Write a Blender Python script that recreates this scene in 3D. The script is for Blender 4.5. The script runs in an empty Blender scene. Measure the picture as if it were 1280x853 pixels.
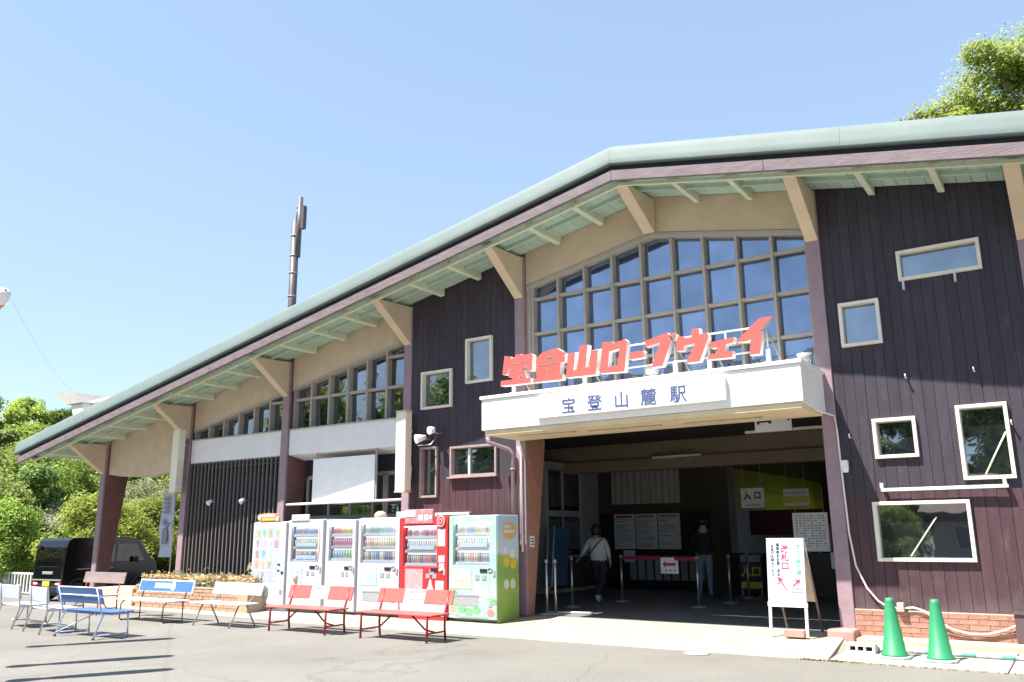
import bpy, bmesh, math, random
import numpy as np
from mathutils import Vector, Matrix, Euler

random.seed(7)
rng = np.random.default_rng(7)
S = bpy.context.scene
COL = S.collection
PI = math.pi

# ------------------------------------------------------------------ camera
CAM = Vector((0, -13, 1.54))
_f, _yaw, _pitch, _roll = 1052.65, 0.597216, 0.225022, -0.009835
cd = bpy.data.cameras.new('camera')
cd.sensor_width = 36.0
cd.lens = _f * 36.0 / 1280.0
cd.clip_start = 0.1
cd.clip_end = 2000
cam = bpy.data.objects.new('camera', cd)
COL.objects.link(cam)
fw = Vector((-math.sin(_yaw) * math.cos(_pitch), math.cos(_yaw) * math.cos(_pitch), math.sin(_pitch)))
r0 = Vector((math.cos(_yaw), math.sin(_yaw), 0))
u0 = r0.cross(fw)
cr, sr = math.cos(_roll), math.sin(_roll)
rr = cr * r0 + sr * u0
uu = -sr * r0 + cr * u0
M = Matrix((rr, uu, -fw)).transposed().to_4x4()
M.translation = CAM
cam.matrix_world = M
S.camera = cam

# ------------------------------------------------------------------ light
SUN = Vector((-0.646, -1.0, 2.115)).normalized()       # towards the sun
elev = math.asin(SUN.z)
world = bpy.data.worlds.new('World')
S.world = world
world.use_nodes = True
nt = world.node_tree
bg = nt.nodes['Background']
sky = nt.nodes.new('ShaderNodeTexSky')
sky.sky_type = 'NISHITA'
sky.sun_disc = False
sky.sun_elevation = elev
sky.sun_rotation = math.atan2(SUN.x, SUN.y)
sky.air_density = 1.0
sky.dust_density = 0.15
sky.ozone_density = 1.3
gm = nt.nodes.new('ShaderNodeGamma'); gm.inputs[1].default_value = 0.45
nt.links.new(sky.outputs[0], gm.inputs[0]); tn = nt.nodes.new('ShaderNodeMix'); tn.data_type = 'RGBA'; tn.blend_type = 'MULTIPLY'; tn.inputs[0].default_value = 1.0
tn.inputs[7].default_value = (1.04, 1.20, 1.42, 1)
nt.links.new(gm.outputs[0], tn.inputs[6]); nt.links.new(tn.outputs[2], bg.inputs[0])
bg.inputs[1].default_value = 0.15
sd = bpy.data.lights.new('sun', 'SUN')
sd.energy = 4.9
sd.angle = math.radians(0.53)
sd.color = (1.0, 0.95, 0.87)
so = bpy.data.objects.new('sun', sd)
COL.objects.link(so)
so.location = (-20, -30, 60)
so.rotation_euler = SUN.to_track_quat('Z', 'Y').to_euler()
S.view_settings.view_transform = 'Standard'
S.view_settings.look = 'None'
S.view_settings.exposure = 1.43
S.view_settings.gamma = 1.0

# ------------------------------------------------------------------ helpers
class MB:
    """collects shapes; build() links them as ONE mesh object"""
    def __init__(s):
        s.v = []; s.f = []; s.m = []; s.mi = 0; s.sm = []
    def add(s, vs, fs, smooth=False):
        b = len(s.v)
        s.v += [tuple(p) for p in vs]
        for f in fs:
            s.f.append([b + i for i in f]); s.m.append(s.mi); s.sm.append(smooth)
        return s
    def box(s, x0, x1, y0, y1, z0, z1):
        if x0 > x1: x0, x1 = x1, x0
        if y0 > y1: y0, y1 = y1, y0
        if z0 > z1: z0, z1 = z1, z0
        v = [(x0,y0,z0),(x1,y0,z0),(x1,y1,z0),(x0,y1,z0),(x0,y0,z1),(x1,y0,z1),(x1,y1,z1),(x0,y1,z1)]
        return s.add(v, [(0,3,2,1),(4,5,6,7),(0,1,5,4),(1,2,6,5),(2,3,7,6),(3,0,4,7)])
    def hexa(s, v):
        return s.add(v, [(0,3,2,1),(4,5,6,7),(0,1,5,4),(1,2,6,5),(2,3,7,6),(3,0,4,7)])
    def prism_xz(s, poly, y0, y1):
        """poly in (x, z), counter-clockwise seen from -Y; y0 < y1"""
        a = sum(poly[i][0]*poly[(i+1)%len(poly)][1]-poly[(i+1)%len(poly)][0]*poly[i][1] for i in range(len(poly)))
        if a < 0: poly = poly[::-1]
        n = len(poly)
        v = [(x,y0,z) for x,z in poly] + [(x,y1,z) for x,z in poly]
        fs = [tuple(range(n)), tuple(range(2*n-1, n-1, -1))]
        for i in range(n):
            j = (i+1) % n
            fs.append((j, i, n+i, n+j))
        return s.add(v, fs)
    def prism_yz(s, poly, x0, x1):
        a = sum(poly[i][0]*poly[(i+1)%len(poly)][1]-poly[(i+1)%len(poly)][0]*poly[i][1] for i in range(len(poly)))
        if a < 0: poly = poly[::-1]
        n = len(poly)
        v = [(x1,y,z) for y,z in poly] + [(x0,y,z) for y,z in poly]
        fs = [tuple(range(n)), tuple(range(2*n-1, n-1, -1))]
        for i in range(n):
            j = (i+1) % n
            fs.append((j, i, n+i, n+j))
        return s.add(v, fs)
    def prism_xy(s, poly, z0, z1):
        a = sum(poly[i][0]*poly[(i+1)%len(poly)][1]-poly[(i+1)%len(poly)][0]*poly[i][1] for i in range(len(poly)))
        if a < 0: poly = poly[::-1]
        n = len(poly)
        v = [(x,y,z1) for x,y in poly] + [(x,y,z0) for x,y in poly]
        fs = [tuple(range(n)), tuple(range(2*n-1, n-1, -1))]
        for i in range(n):
            j = (i+1) % n
            fs.append((j, i, n+i, n+j))
        return s.add(v, fs)
    def tube(s, path, r, n=8, cap=True, smooth=True):
        path = [Vector(p) for p in path]
        rs = r if isinstance(r, (list, tuple)) else [r]*len(path)
        rings = []
        for i, p in enumerate(path):
            if i == 0: t = path[1]-path[0]
            elif i == len(path)-1: t = path[-1]-path[-2]
            else: t = (path[i+1]-path[i]).normalized() + (path[i]-path[i-1]).normalized()
            if t.length < 1e-9: t = Vector((0,0,1))
            t.normalize()
            a = Vector((0,0,1)) if abs(t.z) < 0.9 else Vector((1,0,0))
            e1 = t.cross(a).normalized(); e2 = t.cross(e1)
            rings.append([p + rs[i]*(math.cos(2*PI*k/n)*e1 + math.sin(2*PI*k/n)*e2) for k in range(n)])
        v = [q for R in rings for q in R]
        fs = []
        for i in range(len(path)-1):
            for k in range(n):
                k2 = (k+1) % n
                fs.append((i*n+k, (i+1)*n+k, (i+1)*n+k2, i*n+k2))
        s.add(v, fs, smooth)
        if cap:
            b = len(s.v) - len(v)
            s.f.append([b+k for k in range(n)]); s.m.append(s.mi); s.sm.append(False)
            e = b + (len(path)-1)*n
            s.f.append([e+k for k in range(n-1,-1,-1)]); s.m.append(s.mi); s.sm.append(False)
        return s
    def lathe(s, prof, n=16, c=(0,0,0), smooth=True):
        v = []; fs = []
        for r, z in prof:
            for k in range(n):
                v.append((c[0]+r*math.cos(2*PI*k/n), c[1]+r*math.sin(2*PI*k/n), c[2]+z))
        for i in range(len(prof)-1):
            for k in range(n):
                k2 = (k+1) % n
                fs.append((i*n+k, i*n+k2, (i+1)*n+k2, (i+1)*n+k))
        fs.append(tuple(range(n-1,-1,-1)))
        fs.append(tuple((len(prof)-1)*n+k for k in range(n)))
        return s.add(v, fs, smooth)
    def disc_xz(s, cx, cz, r, y0, y1, n=20, rz=None):
        rz = rz or r
        return s.prism_xz([(cx+r*math.cos(2*PI*k/n), cz+rz*math.sin(2*PI*k/n)) for k in range(n)], y0, y1)
    def warp(s):
        """panes never sit perfectly flush: lean this one by a few millimetres"""
        cx = sum(v[0] for v in s.v)/len(s.v); cz = sum(v[2] for v in s.v)/len(s.v)
        a = random.gauss(0,0.007); b = random.gauss(0,0.007)
        s.v = [(x, y+(x-cx)*a+(z-cz)*b, z) for x,y,z in s.v]
        return s
    def mesh(s, name, mats):
        me = bpy.data.meshes.new(name)
        me.from_pydata(s.v, [], s.f)
        for m in (mats if isinstance(mats, (list, tuple)) else [mats]):
            me.materials.append(m)
        me.polygons.foreach_set('material_index', s.m)
        me.polygons.foreach_set('use_smooth', s.sm)
        me.update()
        return me
    def build(s, name, mats, parent=None, world=False, bevel=0, seg=1):
        off = Vector((0,0,0))
        if world and parent is not None:
            p = parent
            while p is not None:
                off += p.location; p = p.parent
        if off.length > 0:
            s.v = [(x-off.x, y-off.y, z-off.z) for x,y,z in s.v]
        o = bpy.data.objects.new(name, s.mesh(name, mats))
        COL.objects.link(o)
        if parent is not None: o.parent = parent
        if bevel:
            md = o.modifiers.new('bevel', 'BEVEL'); md.width = bevel; md.segments = seg
            md.limit_method = 'ANGLE'; md.angle_limit = math.radians(40)
        return o

def tag(o, label=None, cat=None, group=None, kind=None):
    if label: o['label'] = label
    if cat: o['category'] = cat
    if group: o['group'] = group
    if kind: o['kind'] = kind
    return o

def thing(name, label, cat, loc=(0,0,0), rz=0.0, group=None):
    o = bpy.data.objects.new(name, None)
    COL.objects.link(o)
    o.empty_display_size = 0.2
    o.location = loc; o.rotation_euler = (0,0,rz)
    return tag(o, label, cat, group)

def inst(name, me, parent, loc, rot=(0,0,0), world=False, scale=None):
    o = bpy.data.objects.new(name, me)
    COL.objects.link(o)
    l = Vector(loc)
    if world and parent is not None:
        p = parent
        while p is not None:
            l = l - p.location; p = p.parent
    o.location = l; o.rotation_euler = rot
    if scale: o.scale = scale
    if parent is not None: o.parent = parent
    return o

def copy_tree(o, parent=None):
    c = o.copy(); COL.objects.link(c)
    if parent is not None: c.parent = parent
    for ch in [x for x in bpy.data.objects if x.parent == o]:
        copy_tree(ch, c)
    return c

# ------------------------------------------------------------------ materials
def mat(name, col, rough=0.6, var=0.12, scale=6.0, bump=0.0, bscale=40.0, metal=0.0, spec=0.5, island=0.0, streak=None, col2=None, aniso=(1,1,1)):
    m = bpy.data.materials.new(name); m.use_nodes = True
    t = m.node_tree; p = t.nodes['Principled BSDF']
    p.inputs['Roughness'].default_value = rough
    p.inputs['Metallic'].default_value = metal
    p.inputs['Specular IOR Level'].default_value = spec
    tc = t.nodes.new('ShaderNodeTexCoord')
    mp = t.nodes.new('ShaderNodeMapping'); mp.inputs['Scale'].default_value = aniso
    t.links.new(tc.outputs['Object'], mp.inputs[0])
    nz = t.nodes.new('ShaderNodeTexNoise'); nz.inputs['Scale'].default_value = scale; nz.inputs['Detail'].default_value = 6
    nz.inputs['Roughness'].default_value = 0.65
    t.links.new(mp.outputs[0], nz.inputs['Vector'])
    mx = t.nodes.new('ShaderNodeMix'); mx.data_type = 'RGBA'
    c2 = col2 if col2 else tuple(min(1, c*(1+var)+0.02*var) for c in col)
    c1 = tuple(c*(1-var) for c in col) if not col2 else col
    mx.inputs[6].default_value = (*c1, 1); mx.inputs[7].default_value = (*c2, 1)
    rp = t.nodes.new('ShaderNodeMapRange'); rp.inputs[1].default_value = 0.3; rp.inputs[2].default_value = 0.7
    t.links.new(nz.outputs[0], rp.inputs[0])
    t.links.new(rp.outputs[0], mx.inputs[0])
    out = mx.outputs[2]
    if island:
        oi = t.nodes.new('ShaderNodeObjectInfo')
        hs = t.nodes.new('ShaderNodeHueSaturation')
        mr = t.nodes.new('ShaderNodeMapRange'); mr.inputs[3].default_value = 1-island; mr.inputs[4].default_value = 1+island
        t.links.new(oi.outputs['Random'], mr.inputs[0])
        t.links.new(mr.outputs[0], hs.inputs['Value']); t.links.new(out, hs.inputs['Color'])
        out = hs.outputs[0]
    if streak:
        sc, amt, thr = streak[0], streak[1], streak[2]
        m2 = t.nodes.new('ShaderNodeMapping'); m2.inputs['Scale'].default_value = streak[3] if len(streak) > 3 else (1,1,0.12)
        t.links.new(tc.outputs['Object'], m2.inputs[0])
        n2 = t.nodes.new('ShaderNodeTexNoise'); n2.inputs['Scale'].default_value = sc; n2.inputs['Detail'].default_value = 8
        n2.inputs['Roughness'].default_value = 0.7
        t.links.new(m2.outputs[0], n2.inputs['Vector'])
        r2 = t.nodes.new('ShaderNodeMapRange'); r2.inputs[1].default_value = thr; r2.inputs[2].default_value = thr+0.12; r2.inputs[4].default_value = amt
        t.links.new(n2.outputs[0], r2.inputs[0])
        x2 = t.nodes.new('ShaderNodeMix'); x2.data_type = 'RGBA'
        t.links.new(r2.outputs[0], x2.inputs[0]); t.links.new(out, x2.inputs[6])
        sc2 = streak[4] if len(streak) > 4 else (0.45,0.4,0.4)
        x2.inputs[7].default_value = (*sc2, 1)
        out = x2.outputs[2]
    t.links.new(out, p.inputs['Base Color'])
    if bump:
        nb = t.nodes.new('ShaderNodeTexNoise'); nb.inputs['Scale'].default_value = bscale; nb.inputs['Detail'].default_value = 5
        t.links.new(mp.outputs[0], nb.inputs['Vector'])
        b = t.nodes.new('ShaderNodeBump'); b.inputs['Strength'].default_value = bump; b.inputs['Distance'].default_value = 0.02
        t.links.new(nb.outputs[0], b.inputs['Height']); t.links.new(b.outputs[0], p.inputs['Normal'])
    return m

def glass_mat(name, refl=0.4, tint=(0.9,0.95,1.0), body=(0.02,0.03,0.05), wave=0.02, clear=0.0):
    """window glass: a mirror-like coat over what little comes through"""
    m = bpy.data.materials.new(name); m.use_nodes = True
    t = m.node_tree
    for n in list(t.nodes):
        if n.type != 'OUTPUT_MATERIAL': t.nodes.remove(n)
    out = [n for n in t.nodes if n.type == 'OUTPUT_MATERIAL'][0]
    g = t.nodes.new('ShaderNodeBsdfGlossy'); g.inputs['Roughness'].default_value = 0.015; g.inputs['Color'].default_value = (*tint, 1)
    if clear > 0:
        d = t.nodes.new('ShaderNodeBsdfTransparent'); d.inputs['Color'].default_value = (clear, clear, clear, 1)
    else:
        d = t.nodes.new('ShaderNodeBsdfDiffuse'); d.inputs['Color'].default_value = (*body, 1)
    fr = t.nodes.new('ShaderNodeLayerWeight'); fr.inputs[0].default_value = 0.25
    mr = t.nodes.new('ShaderNodeMapRange'); mr.inputs[3].default_value = refl; mr.inputs[4].default_value = min(1, refl+0.5)
    t.links.new(fr.outputs['Facing'], mr.inputs[0])
    mr.inputs[1].default_value = 0.3
    oi = t.nodes.new('ShaderNodeObjectInfo')
    hv = t.nodes.new('ShaderNodeHueSaturation'); hv.inputs['Color'].default_value = (*tint, 1)
    m3 = t.nodes.new('ShaderNodeMapRange'); m3.inputs[3].default_value = 0.84; m3.inputs[4].default_value = 1.1
    t.links.new(oi.outputs['Random'], m3.inputs[0]); t.links.new(m3.outputs[0], hv.inputs['Value'])
    tc = t.nodes.new('ShaderNodeTexCoord')
    dn = t.nodes.new('ShaderNodeTexNoise'); dn.inputs['Scale'].default_value = 2.1; dn.inputs['Detail'].default_value = 6; t.links.new(tc.outputs['Object'], dn.inputs['Vector'])
    dr = t.nodes.new('ShaderNodeMapRange'); dr.inputs[1].default_value = 0.35; dr.inputs[2].default_value = 0.75; dr.inputs[3].default_value = 1.0; dr.inputs[4].default_value = 0.72
    t.links.new(dn.outputs[0], dr.inputs[0])
    dm = t.nodes.new('ShaderNodeMix'); dm.data_type = 'RGBA'; dm.blend_type = 'MULTIPLY'; dm.inputs[0].default_value = 1.0
    t.links.new(hv.outputs[0], dm.inputs[6]); t.links.new(dr.outputs[0], dm.inputs[7]); t.links.new(dm.outputs[2], g.inputs['Color'])
    nz = t.nodes.new('ShaderNodeTexNoise'); nz.inputs['Scale'].default_value = 1.3; nz.inputs['Detail'].default_value = 2
    t.links.new(tc.outputs['Object'], nz.inputs['Vector'])
    b = t.nodes.new('ShaderNodeBump'); b.inputs['Strength'].default_value = wave; b.inputs['Distance'].default_value = 0.1
    t.links.new(nz.outputs[0], b.inputs['Height']); t.links.new(b.outputs[0], g.inputs['Normal'])
    mx = t.nodes.new('ShaderNodeMixShader')
    t.links.new(mr.outputs[0], mx.inputs[0]); t.links.new(d.outputs[0], mx.inputs[1]); t.links.new(g.outputs[0], mx.inputs[2])
    t.links.new(mx.outputs[0], out.inputs['Surface'])
    return m

def leaf_mat(name, a, b, trans=0.4):
    m = bpy.data.materials.new(name); m.use_nodes = True
    t = m.node_tree; p = t.nodes['Principled BSDF']
    p.inputs['Roughness'].default_value = 0.55; p.inputs['Specular IOR Level'].default_value = 0.3
    ge = t.nodes.new('ShaderNodeNewGeometry')
    rp = t.nodes.new('ShaderNodeValToRGB')
    rp.color_ramp.elements[0].color = (*a, 1); rp.color_ramp.elements[1].color = (*b, 1)
    t.links.new(ge.outputs['Random Per Island'], rp.inputs[0])
    oi = t.nodes.new('ShaderNodeObjectInfo')
    hs = t.nodes.new('ShaderNodeHueSaturation')
    mr = t.nodes.new('ShaderNodeMapRange'); mr.inputs[3].default_value = 0.8; mr.inputs[4].default_value = 1.2
    t.links.new(oi.outputs['Random'], mr.inputs[0]); t.links.new(mr.outputs[0], hs.inputs['Value'])
    m2 = t.nodes.new('ShaderNodeMapRange'); m2.inputs[3].default_value = 0.48; m2.inputs[4].default_value = 0.515
    t.links.new(oi.outputs['Random'], m2.inputs[0]); t.links.new(m2.outputs[0], hs.inputs['Hue'])
    t.links.new(rp.outputs[0], hs.inputs['Color'])
    t.links.new(hs.outputs[0], p.inputs['Base Color'])
    tr = t.nodes.new('ShaderNodeBsdfTranslucent'); t.links.new(hs.outputs[0], tr.inputs['Color'])
    mx = t.nodes.new('ShaderNodeMixShader'); mx.inputs[0].default_value = trans
    t.links.new(p.outputs[0], mx.inputs[1]); t.links.new(tr.outputs[0], mx.inputs[2])
    out = [n for n in t.nodes if n.type == 'OUTPUT_MATERIAL'][0]
    t.links.new(mx.outputs[0], out.inputs['Surface'])
    return m

K = {}
K['board'] = mat('brown_board', (0.044,0.036,0.049), 0.6, 0.16, 5, 0.25, 60, spec=0.3, island=0.09, aniso=(3,3,0.35), streak=(7,0.35,0.58,(1,1,0.25),(0.12,0.105,0.115)))
def repaint(m):
    """the lower boards were repainted redder: a real paint edge at its own height on each wall"""
    t = m.node_tree; p = t.nodes['Principled BSDF']
    src = p.inputs['Base Color'].links[0].from_socket
    tc = t.nodes.new('ShaderNodeTexCoord'); sx = t.nodes.new('ShaderNodeSeparateXYZ'); t.links.new(tc.outputs['Object'], sx.inputs[0])
    lt = t.nodes.new('ShaderNodeMath'); lt.operation = 'LESS_THAN'; lt.inputs[1].default_value = 4.0; t.links.new(sx.outputs[0], lt.inputs[0])
    lv = t.nodes.new('ShaderNodeMath'); lv.operation = 'MULTIPLY_ADD'; lv.inputs[1].default_value = 0.56; lv.inputs[2].default_value = 2.07; t.links.new(lt.outputs[0], lv.inputs[0])
    nz = t.nodes.new('ShaderNodeTexNoise'); nz.inputs['Scale'].default_value = 9; t.links.new(tc.outputs['Object'], nz.inputs['Vector'])
    ad = t.nodes.new('ShaderNodeMath'); ad.operation = 'MULTIPLY_ADD'; ad.inputs[1].default_value = 0.05; t.links.new(nz.outputs[0], ad.inputs[0]); t.links.new(sx.outputs[2], ad.inputs[2])
    cmp_ = t.nodes.new('ShaderNodeMath'); cmp_.operation = 'LESS_THAN'; t.links.new(ad.outputs[0], cmp_.inputs[0]); t.links.new(lv.outputs[0], cmp_.inputs[1])
    mx = t.nodes.new('ShaderNodeMix'); mx.data_type = 'RGBA'; mx.blend_type = 'MULTIPLY'; mx.inputs[7].default_value = (1.5,0.95,0.86,1)
    t.links.new(cmp_.outputs[0], mx.inputs[0]); t.links.new(src, mx.inputs[6]); t.links.new(mx.outputs[2], p.inputs['Base Color'])
def flecks(m):
    """pale scuffs, nail rust and dust low on the boards"""
    t = m.node_tree; p = t.nodes['Principled BSDF']
    src = p.inputs['Base Color'].links[0].from_socket
    tc = t.nodes.new('ShaderNodeTexCoord')
    n1 = t.nodes.new('ShaderNodeTexNoise'); n1.inputs['Scale'].default_value = 38; n1.inputs['Detail'].default_value = 3; t.links.new(tc.outputs['Object'], n1.inputs['Vector'])
    r1 = t.nodes.new('ShaderNodeMapRange'); r1.inputs[1].default_value = 0.70; r1.inputs[2].default_value = 0.76; r1.inputs[4].default_value = 0.5; t.links.new(n1.outputs[0], r1.inputs[0])
    x1 = t.nodes.new('ShaderNodeMix'); x1.data_type = 'RGBA'; x1.inputs[7].default_value = (0.26,0.24,0.25,1)
    t.links.new(r1.outputs[0], x1.inputs[0]); t.links.new(src, x1.inputs[6])
    sx = t.nodes.new('ShaderNodeSeparateXYZ'); t.links.new(tc.outputs['Object'], sx.inputs[0])
    n2 = t.nodes.new('ShaderNodeTexNoise'); n2.inputs['Scale'].default_value = 5; n2.inputs['Detail'].default_value = 6; t.links.new(tc.outputs['Object'], n2.inputs['Vector'])
    a2 = t.nodes.new('ShaderNodeMath'); a2.operation = 'MULTIPLY_ADD'; a2.inputs[1].default_value = 0.9; t.links.new(n2.outputs[0], a2.inputs[0]); t.links.new(sx.outputs[2], a2.inputs[2])
    r2 = t.nodes.new('ShaderNodeMapRange'); r2.inputs[1].default_value = 1.25; r2.inputs[2].default_value = 0.85; r2.inputs[3].default_value = 0.0; r2.inputs[4].default_value = 0.35; t.links.new(a2.outputs[0], r2.inputs[0])
    x2 = t.nodes.new('ShaderNodeMix'); x2.data_type = 'RGBA'; x2.inputs[7].default_value = (0.17,0.14,0.125,1)
    t.links.new(r2.outputs[0], x2.inputs[0]); t.links.new(x1.outputs[2], x2.inputs[6]); t.links.new(x2.outputs[2], p.inputs['Base Color'])
repaint(K['board'])
flecks(K['board'])
K['purple'] = mat('faded_purple_paint', (0.285,0.20,0.225), 0.6, 0.12, 5, 0.1, 50, streak=(9,0.8,0.70,(1,1,0.6),(0.5,0.44,0.44)))
K['fascia'] = mat('fascia_paint', (0.165,0.125,0.135), 0.7, 0.22, 14, 0.3, 50, aniso=(0.25,1,1), streak=(30,0.5,0.66,(0.5,1,1),(0.34,0.30,0.31)))
K['colface2'] = mat('column_orange_paint', (0.36,0.175,0.125), 0.6, 0.12, 5, 0.15, 40, streak=(8,0.6,0.68,(1,1,0.5),(0.2,0.12,0.10)))
K['colface'] = mat('column_brown_paint', (0.17,0.075,0.07), 0.6, 0.12, 5, 0.15, 40)
K['cream'] = mat('cream_render', (0.56,0.45,0.32), 0.8, 0.10, 2.5, 0.15, 60, streak=(3,0.35,0.60,(1,1,0.3),(0.44,0.36,0.27)))
K['white'] = mat('white_paint', (0.80,0.79,0.77), 0.5, 0.04, 3, 0.05, 30, streak=(5,0.25,0.62,(1,1,0.15),(0.62,0.60,0.56)))
K['whiteband'] = mat('white_render_band', (0.74,0.72,0.71), 0.7, 0.05, 3, 0.1, 50, streak=(4,0.35,0.6,(1,1,0.15),(0.52,0.49,0.47)))
K['frame'] = mat('cream_window_frame', (0.70,0.66,0.56), 0.5, 0.06, 8, 0.05)
K['mull'] = mat('beige_mullion', (0.37,0.33,0.285), 0.55, 0.1, 6, 0.05)
K['brownframe'] = mat('brown_window_frame', (0.30,0.23,0.22), 0.55, 0.15, 8)
K['green'] = mat('roof_green_metal', (0.135,0.178,0.170), 0.65, 0.08, 1.5, 0.04, 4, spec=0.4, streak=(3,0.3,0.62,(1,1,1),(0.21,0.26,0.25)))
K['soffit'] = mat('pale_green_soffit', (0.37,0.49,0.40), 0.7, 0.08, 6, 0.1, 60, island=0.06)
K['rafter'] = mat('pale_green_rafter', (0.56,0.62,0.46), 0.6, 0.08, 8, 0.05)
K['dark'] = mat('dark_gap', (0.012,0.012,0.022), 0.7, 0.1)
K['black'] = mat('black_paint', (0.014,0.013,0.015), 0.45, 0.2, 10)
K['red'] = mat('red_sign_face', (0.52,0.085,0.07), 0.6, 0.05, 3)
K['benchred'] = mat('bench_red_paint', (0.44,0.10,0.085), 0.5, 0.12, 9, 0.1, 50, streak=(14,0.4,0.7,(1,1,1),(0.7,0.3,0.28)))
K['tubered'] = mat('bench_red_tube', (0.33,0.03,0.04), 0.4, 0.1, 9)
K['navy'] = mat('navy_letters', (0.055,0.085,0.21), 0.6, 0.05)
K['brick'] = mat('brick', (0.39,0.185,0.135), 0.85, 0.15, 12, 0.4, 70, island=0.16, streak=(9,0.35,0.62,(1,1,1),(0.62,0.48,0.42)))
K['pbrick'] = mat('planter_brick', (0.44,0.26,0.165), 0.85, 0.15, 12, 0.4, 70, island=0.15)
K['mortar'] = mat('mortar', (0.52,0.46,0.40), 0.9, 0.12, 20, 0.3, 80)
K['conc'] = mat('pale_concrete', (0.36,0.315,0.245), 0.9, 0.09, 1.4, 0.2, 90, streak=(2.2,0.35,0.6,(1,1,1),(0.29,0.26,0.21)))
K['conc2'] = mat('grey_concrete', (0.37,0.35,0.32), 0.9, 0.12, 2.0, 0.25, 90, streak=(3,0.4,0.6,(1,1,1),(0.29,0.275,0.235)))
K['floor'] = mat('inner_floor', (0.17,0.17,0.165), 0.55, 0.12, 2.0, 0.1, 60)
K['pink'] = mat('pink_plinth', (0.44,0.24,0.21), 0.8, 0.12, 6, 0.2, 50)
K['steel'] = mat('steel', (0.55,0.55,0.54), 0.3, 0.08, 20, metal=0.9)
K['silver'] = mat('silver_tube', (0.50,0.51,0.53), 0.35, 0.08, 20, metal=0.55)
K['bluewood'] = mat('blue_slat_paint', (0.06,0.14,0.34), 0.5, 0.12, 9, 0.1, 40)
K['benchblue'] = mat('blue_print', (0.05,0.13,0.40), 0.45, 0.06, 6)
K['ltblue'] = mat('pale_blue_tube', (0.52,0.63,0.80), 0.4, 0.06, 9)
K['oldwood'] = mat('weathered_wood', (0.21,0.165,0.155), 0.8, 0.2, 10, 0.4, 40, aniso=(0.2,1,1))
K['cone'] = mat('green_cone_plastic', (0.022,0.235,0.095), 0.5, 0.07, 6, streak=(14,0.25,0.66,(1,1,0.5),(0.25,0.6,0.38)))
K['rubber'] = mat('rubber', (0.05,0.05,0.055), 0.7, 0.15, 12)
K['conebase'] = mat('cone_base_grey', (0.30,0.36,0.33), 0.7, 0.15, 12)
K['cable'] = mat('white_conduit', (0.72,0.66,0.64), 0.5, 0.06, 12)
K['paper'] = mat('white_paper', (0.74,0.77,0.82), 0.6, 0.03, 5)
K['ink'] = mat('dark_ink', (0.035,0.035,0.06), 0.6, 0.02)
K['greyink'] = mat('grey_ink', (0.28,0.29,0.36), 0.6, 0.02)
K['redink'] = mat('red_ink', (0.55,0.02,0.10), 0.6, 0.02)
K['greenink'] = mat('green_ink', (0.10,0.42,0.26), 0.6, 0.02)
K['blueink'] = mat('blue_ink', (0.38,0.44,0.75), 0.6, 0.02)
K['purpleink'] = mat('purple_ink', (0.10,0.012,0.05), 0.6, 0.02)
K['yellow'] = mat('yellow_panel', (0.62,0.48,0.06), 0.6, 0.05)
K['vend'] = mat('vending_white', (0.50,0.50,0.525), 0.35, 0.02, 3)
K['vendred'] = mat('vending_red', (0.66,0.03,0.035), 0.35, 0.04, 3)
K['vendmint'] = mat('vending_mint', (0.42,0.52,0.50), 0.35, 0.03, 2.6, col2=(0.25,0.48,0.36))
K['shelfback'] = mat('shelf_back', (0.60,0.68,0.76), 0.5, 0.05)
K['shelfback'].node_tree.nodes['Principled BSDF'].inputs['Emission Color'].default_value = (0.85,0.93,1.0,1)
K['shelfback'].node_tree.nodes['Principled BSDF'].inputs['Emission Strength'].default_value = 0.40
K['vlamp'] = mat('display_lamp', (0.8,0.8,0.8), 0.5, 0.02)
K['vlamp'].node_tree.nodes['Principled BSDF'].inputs['Emission Color'].default_value = (0.92,0.97,1.0,1)
K['vlamp'].node_tree.nodes['Principled BSDF'].inputs['Emission Strength'].default_value = 3.5
K['gray'] = mat('grey_trim', (0.30,0.31,0.33), 0.45, 0.08)
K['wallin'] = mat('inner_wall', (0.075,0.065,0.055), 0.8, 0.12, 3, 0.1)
K['lintel'] = mat('inner_lintel', (0.30,0.24,0.17), 0.8, 0.1, 3, 0.1)
K['booth'] = mat('booth_white', (0.46,0.47,0.47), 0.6, 0.08, 4)
K['curtain'] = mat('curtain_cloth', (0.42,0.42,0.40), 0.9, 0.18, 14)
K['vanpaint'] = mat('black_van_paint', (0.004,0.0045,0.006), 0.10, 0.1, 4, spec=0.7)
K['tyre'] = mat('tyre_rubber', (0.02,0.02,0.022), 0.8, 0.15, 20)
K['lampred'] = mat('tail_lamp_red', (0.55,0.03,0.03), 0.2, 0.05)
K['plate'] = mat('yellow_plate', (0.75,0.52,0.05), 0.4, 0.04)
K['bark'] = mat('bark', (0.11,0.085,0.065), 0.9, 0.3, 8, 0.5, 30)
K['glassA'] = glass_mat('hall_glass', 0.42, (0.66,0.79,1.0), (0.03,0.05,0.10))
K['glassB'] = glass_mat('window_glass', 0.34, (0.85,0.93,1.0), (0.012,0.016,0.02), 0.035)
K['glassV'] = glass_mat('vending_glass', 0.07, (1,1,1), wave=0.0, clear=0.96)
K['glassC'] = glass_mat('van_glass', 0.10, (0.9,0.95,1.0), (0.006,0.008,0.008), 0.0, clear=0.72)
K['leafA'] = leaf_mat('fresh_leaf', (0.17,0.25,0.05), (0.47,0.56,0.14), 0.42)
K['leafB'] = leaf_mat('yellow_green_leaf', (0.21,0.28,0.05), (0.53,0.59,0.15), 0.42)
K['leafC'] = leaf_mat('dark_leaf', (0.08,0.13,0.03), (0.28,0.36,0.09), 0.35)
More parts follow.
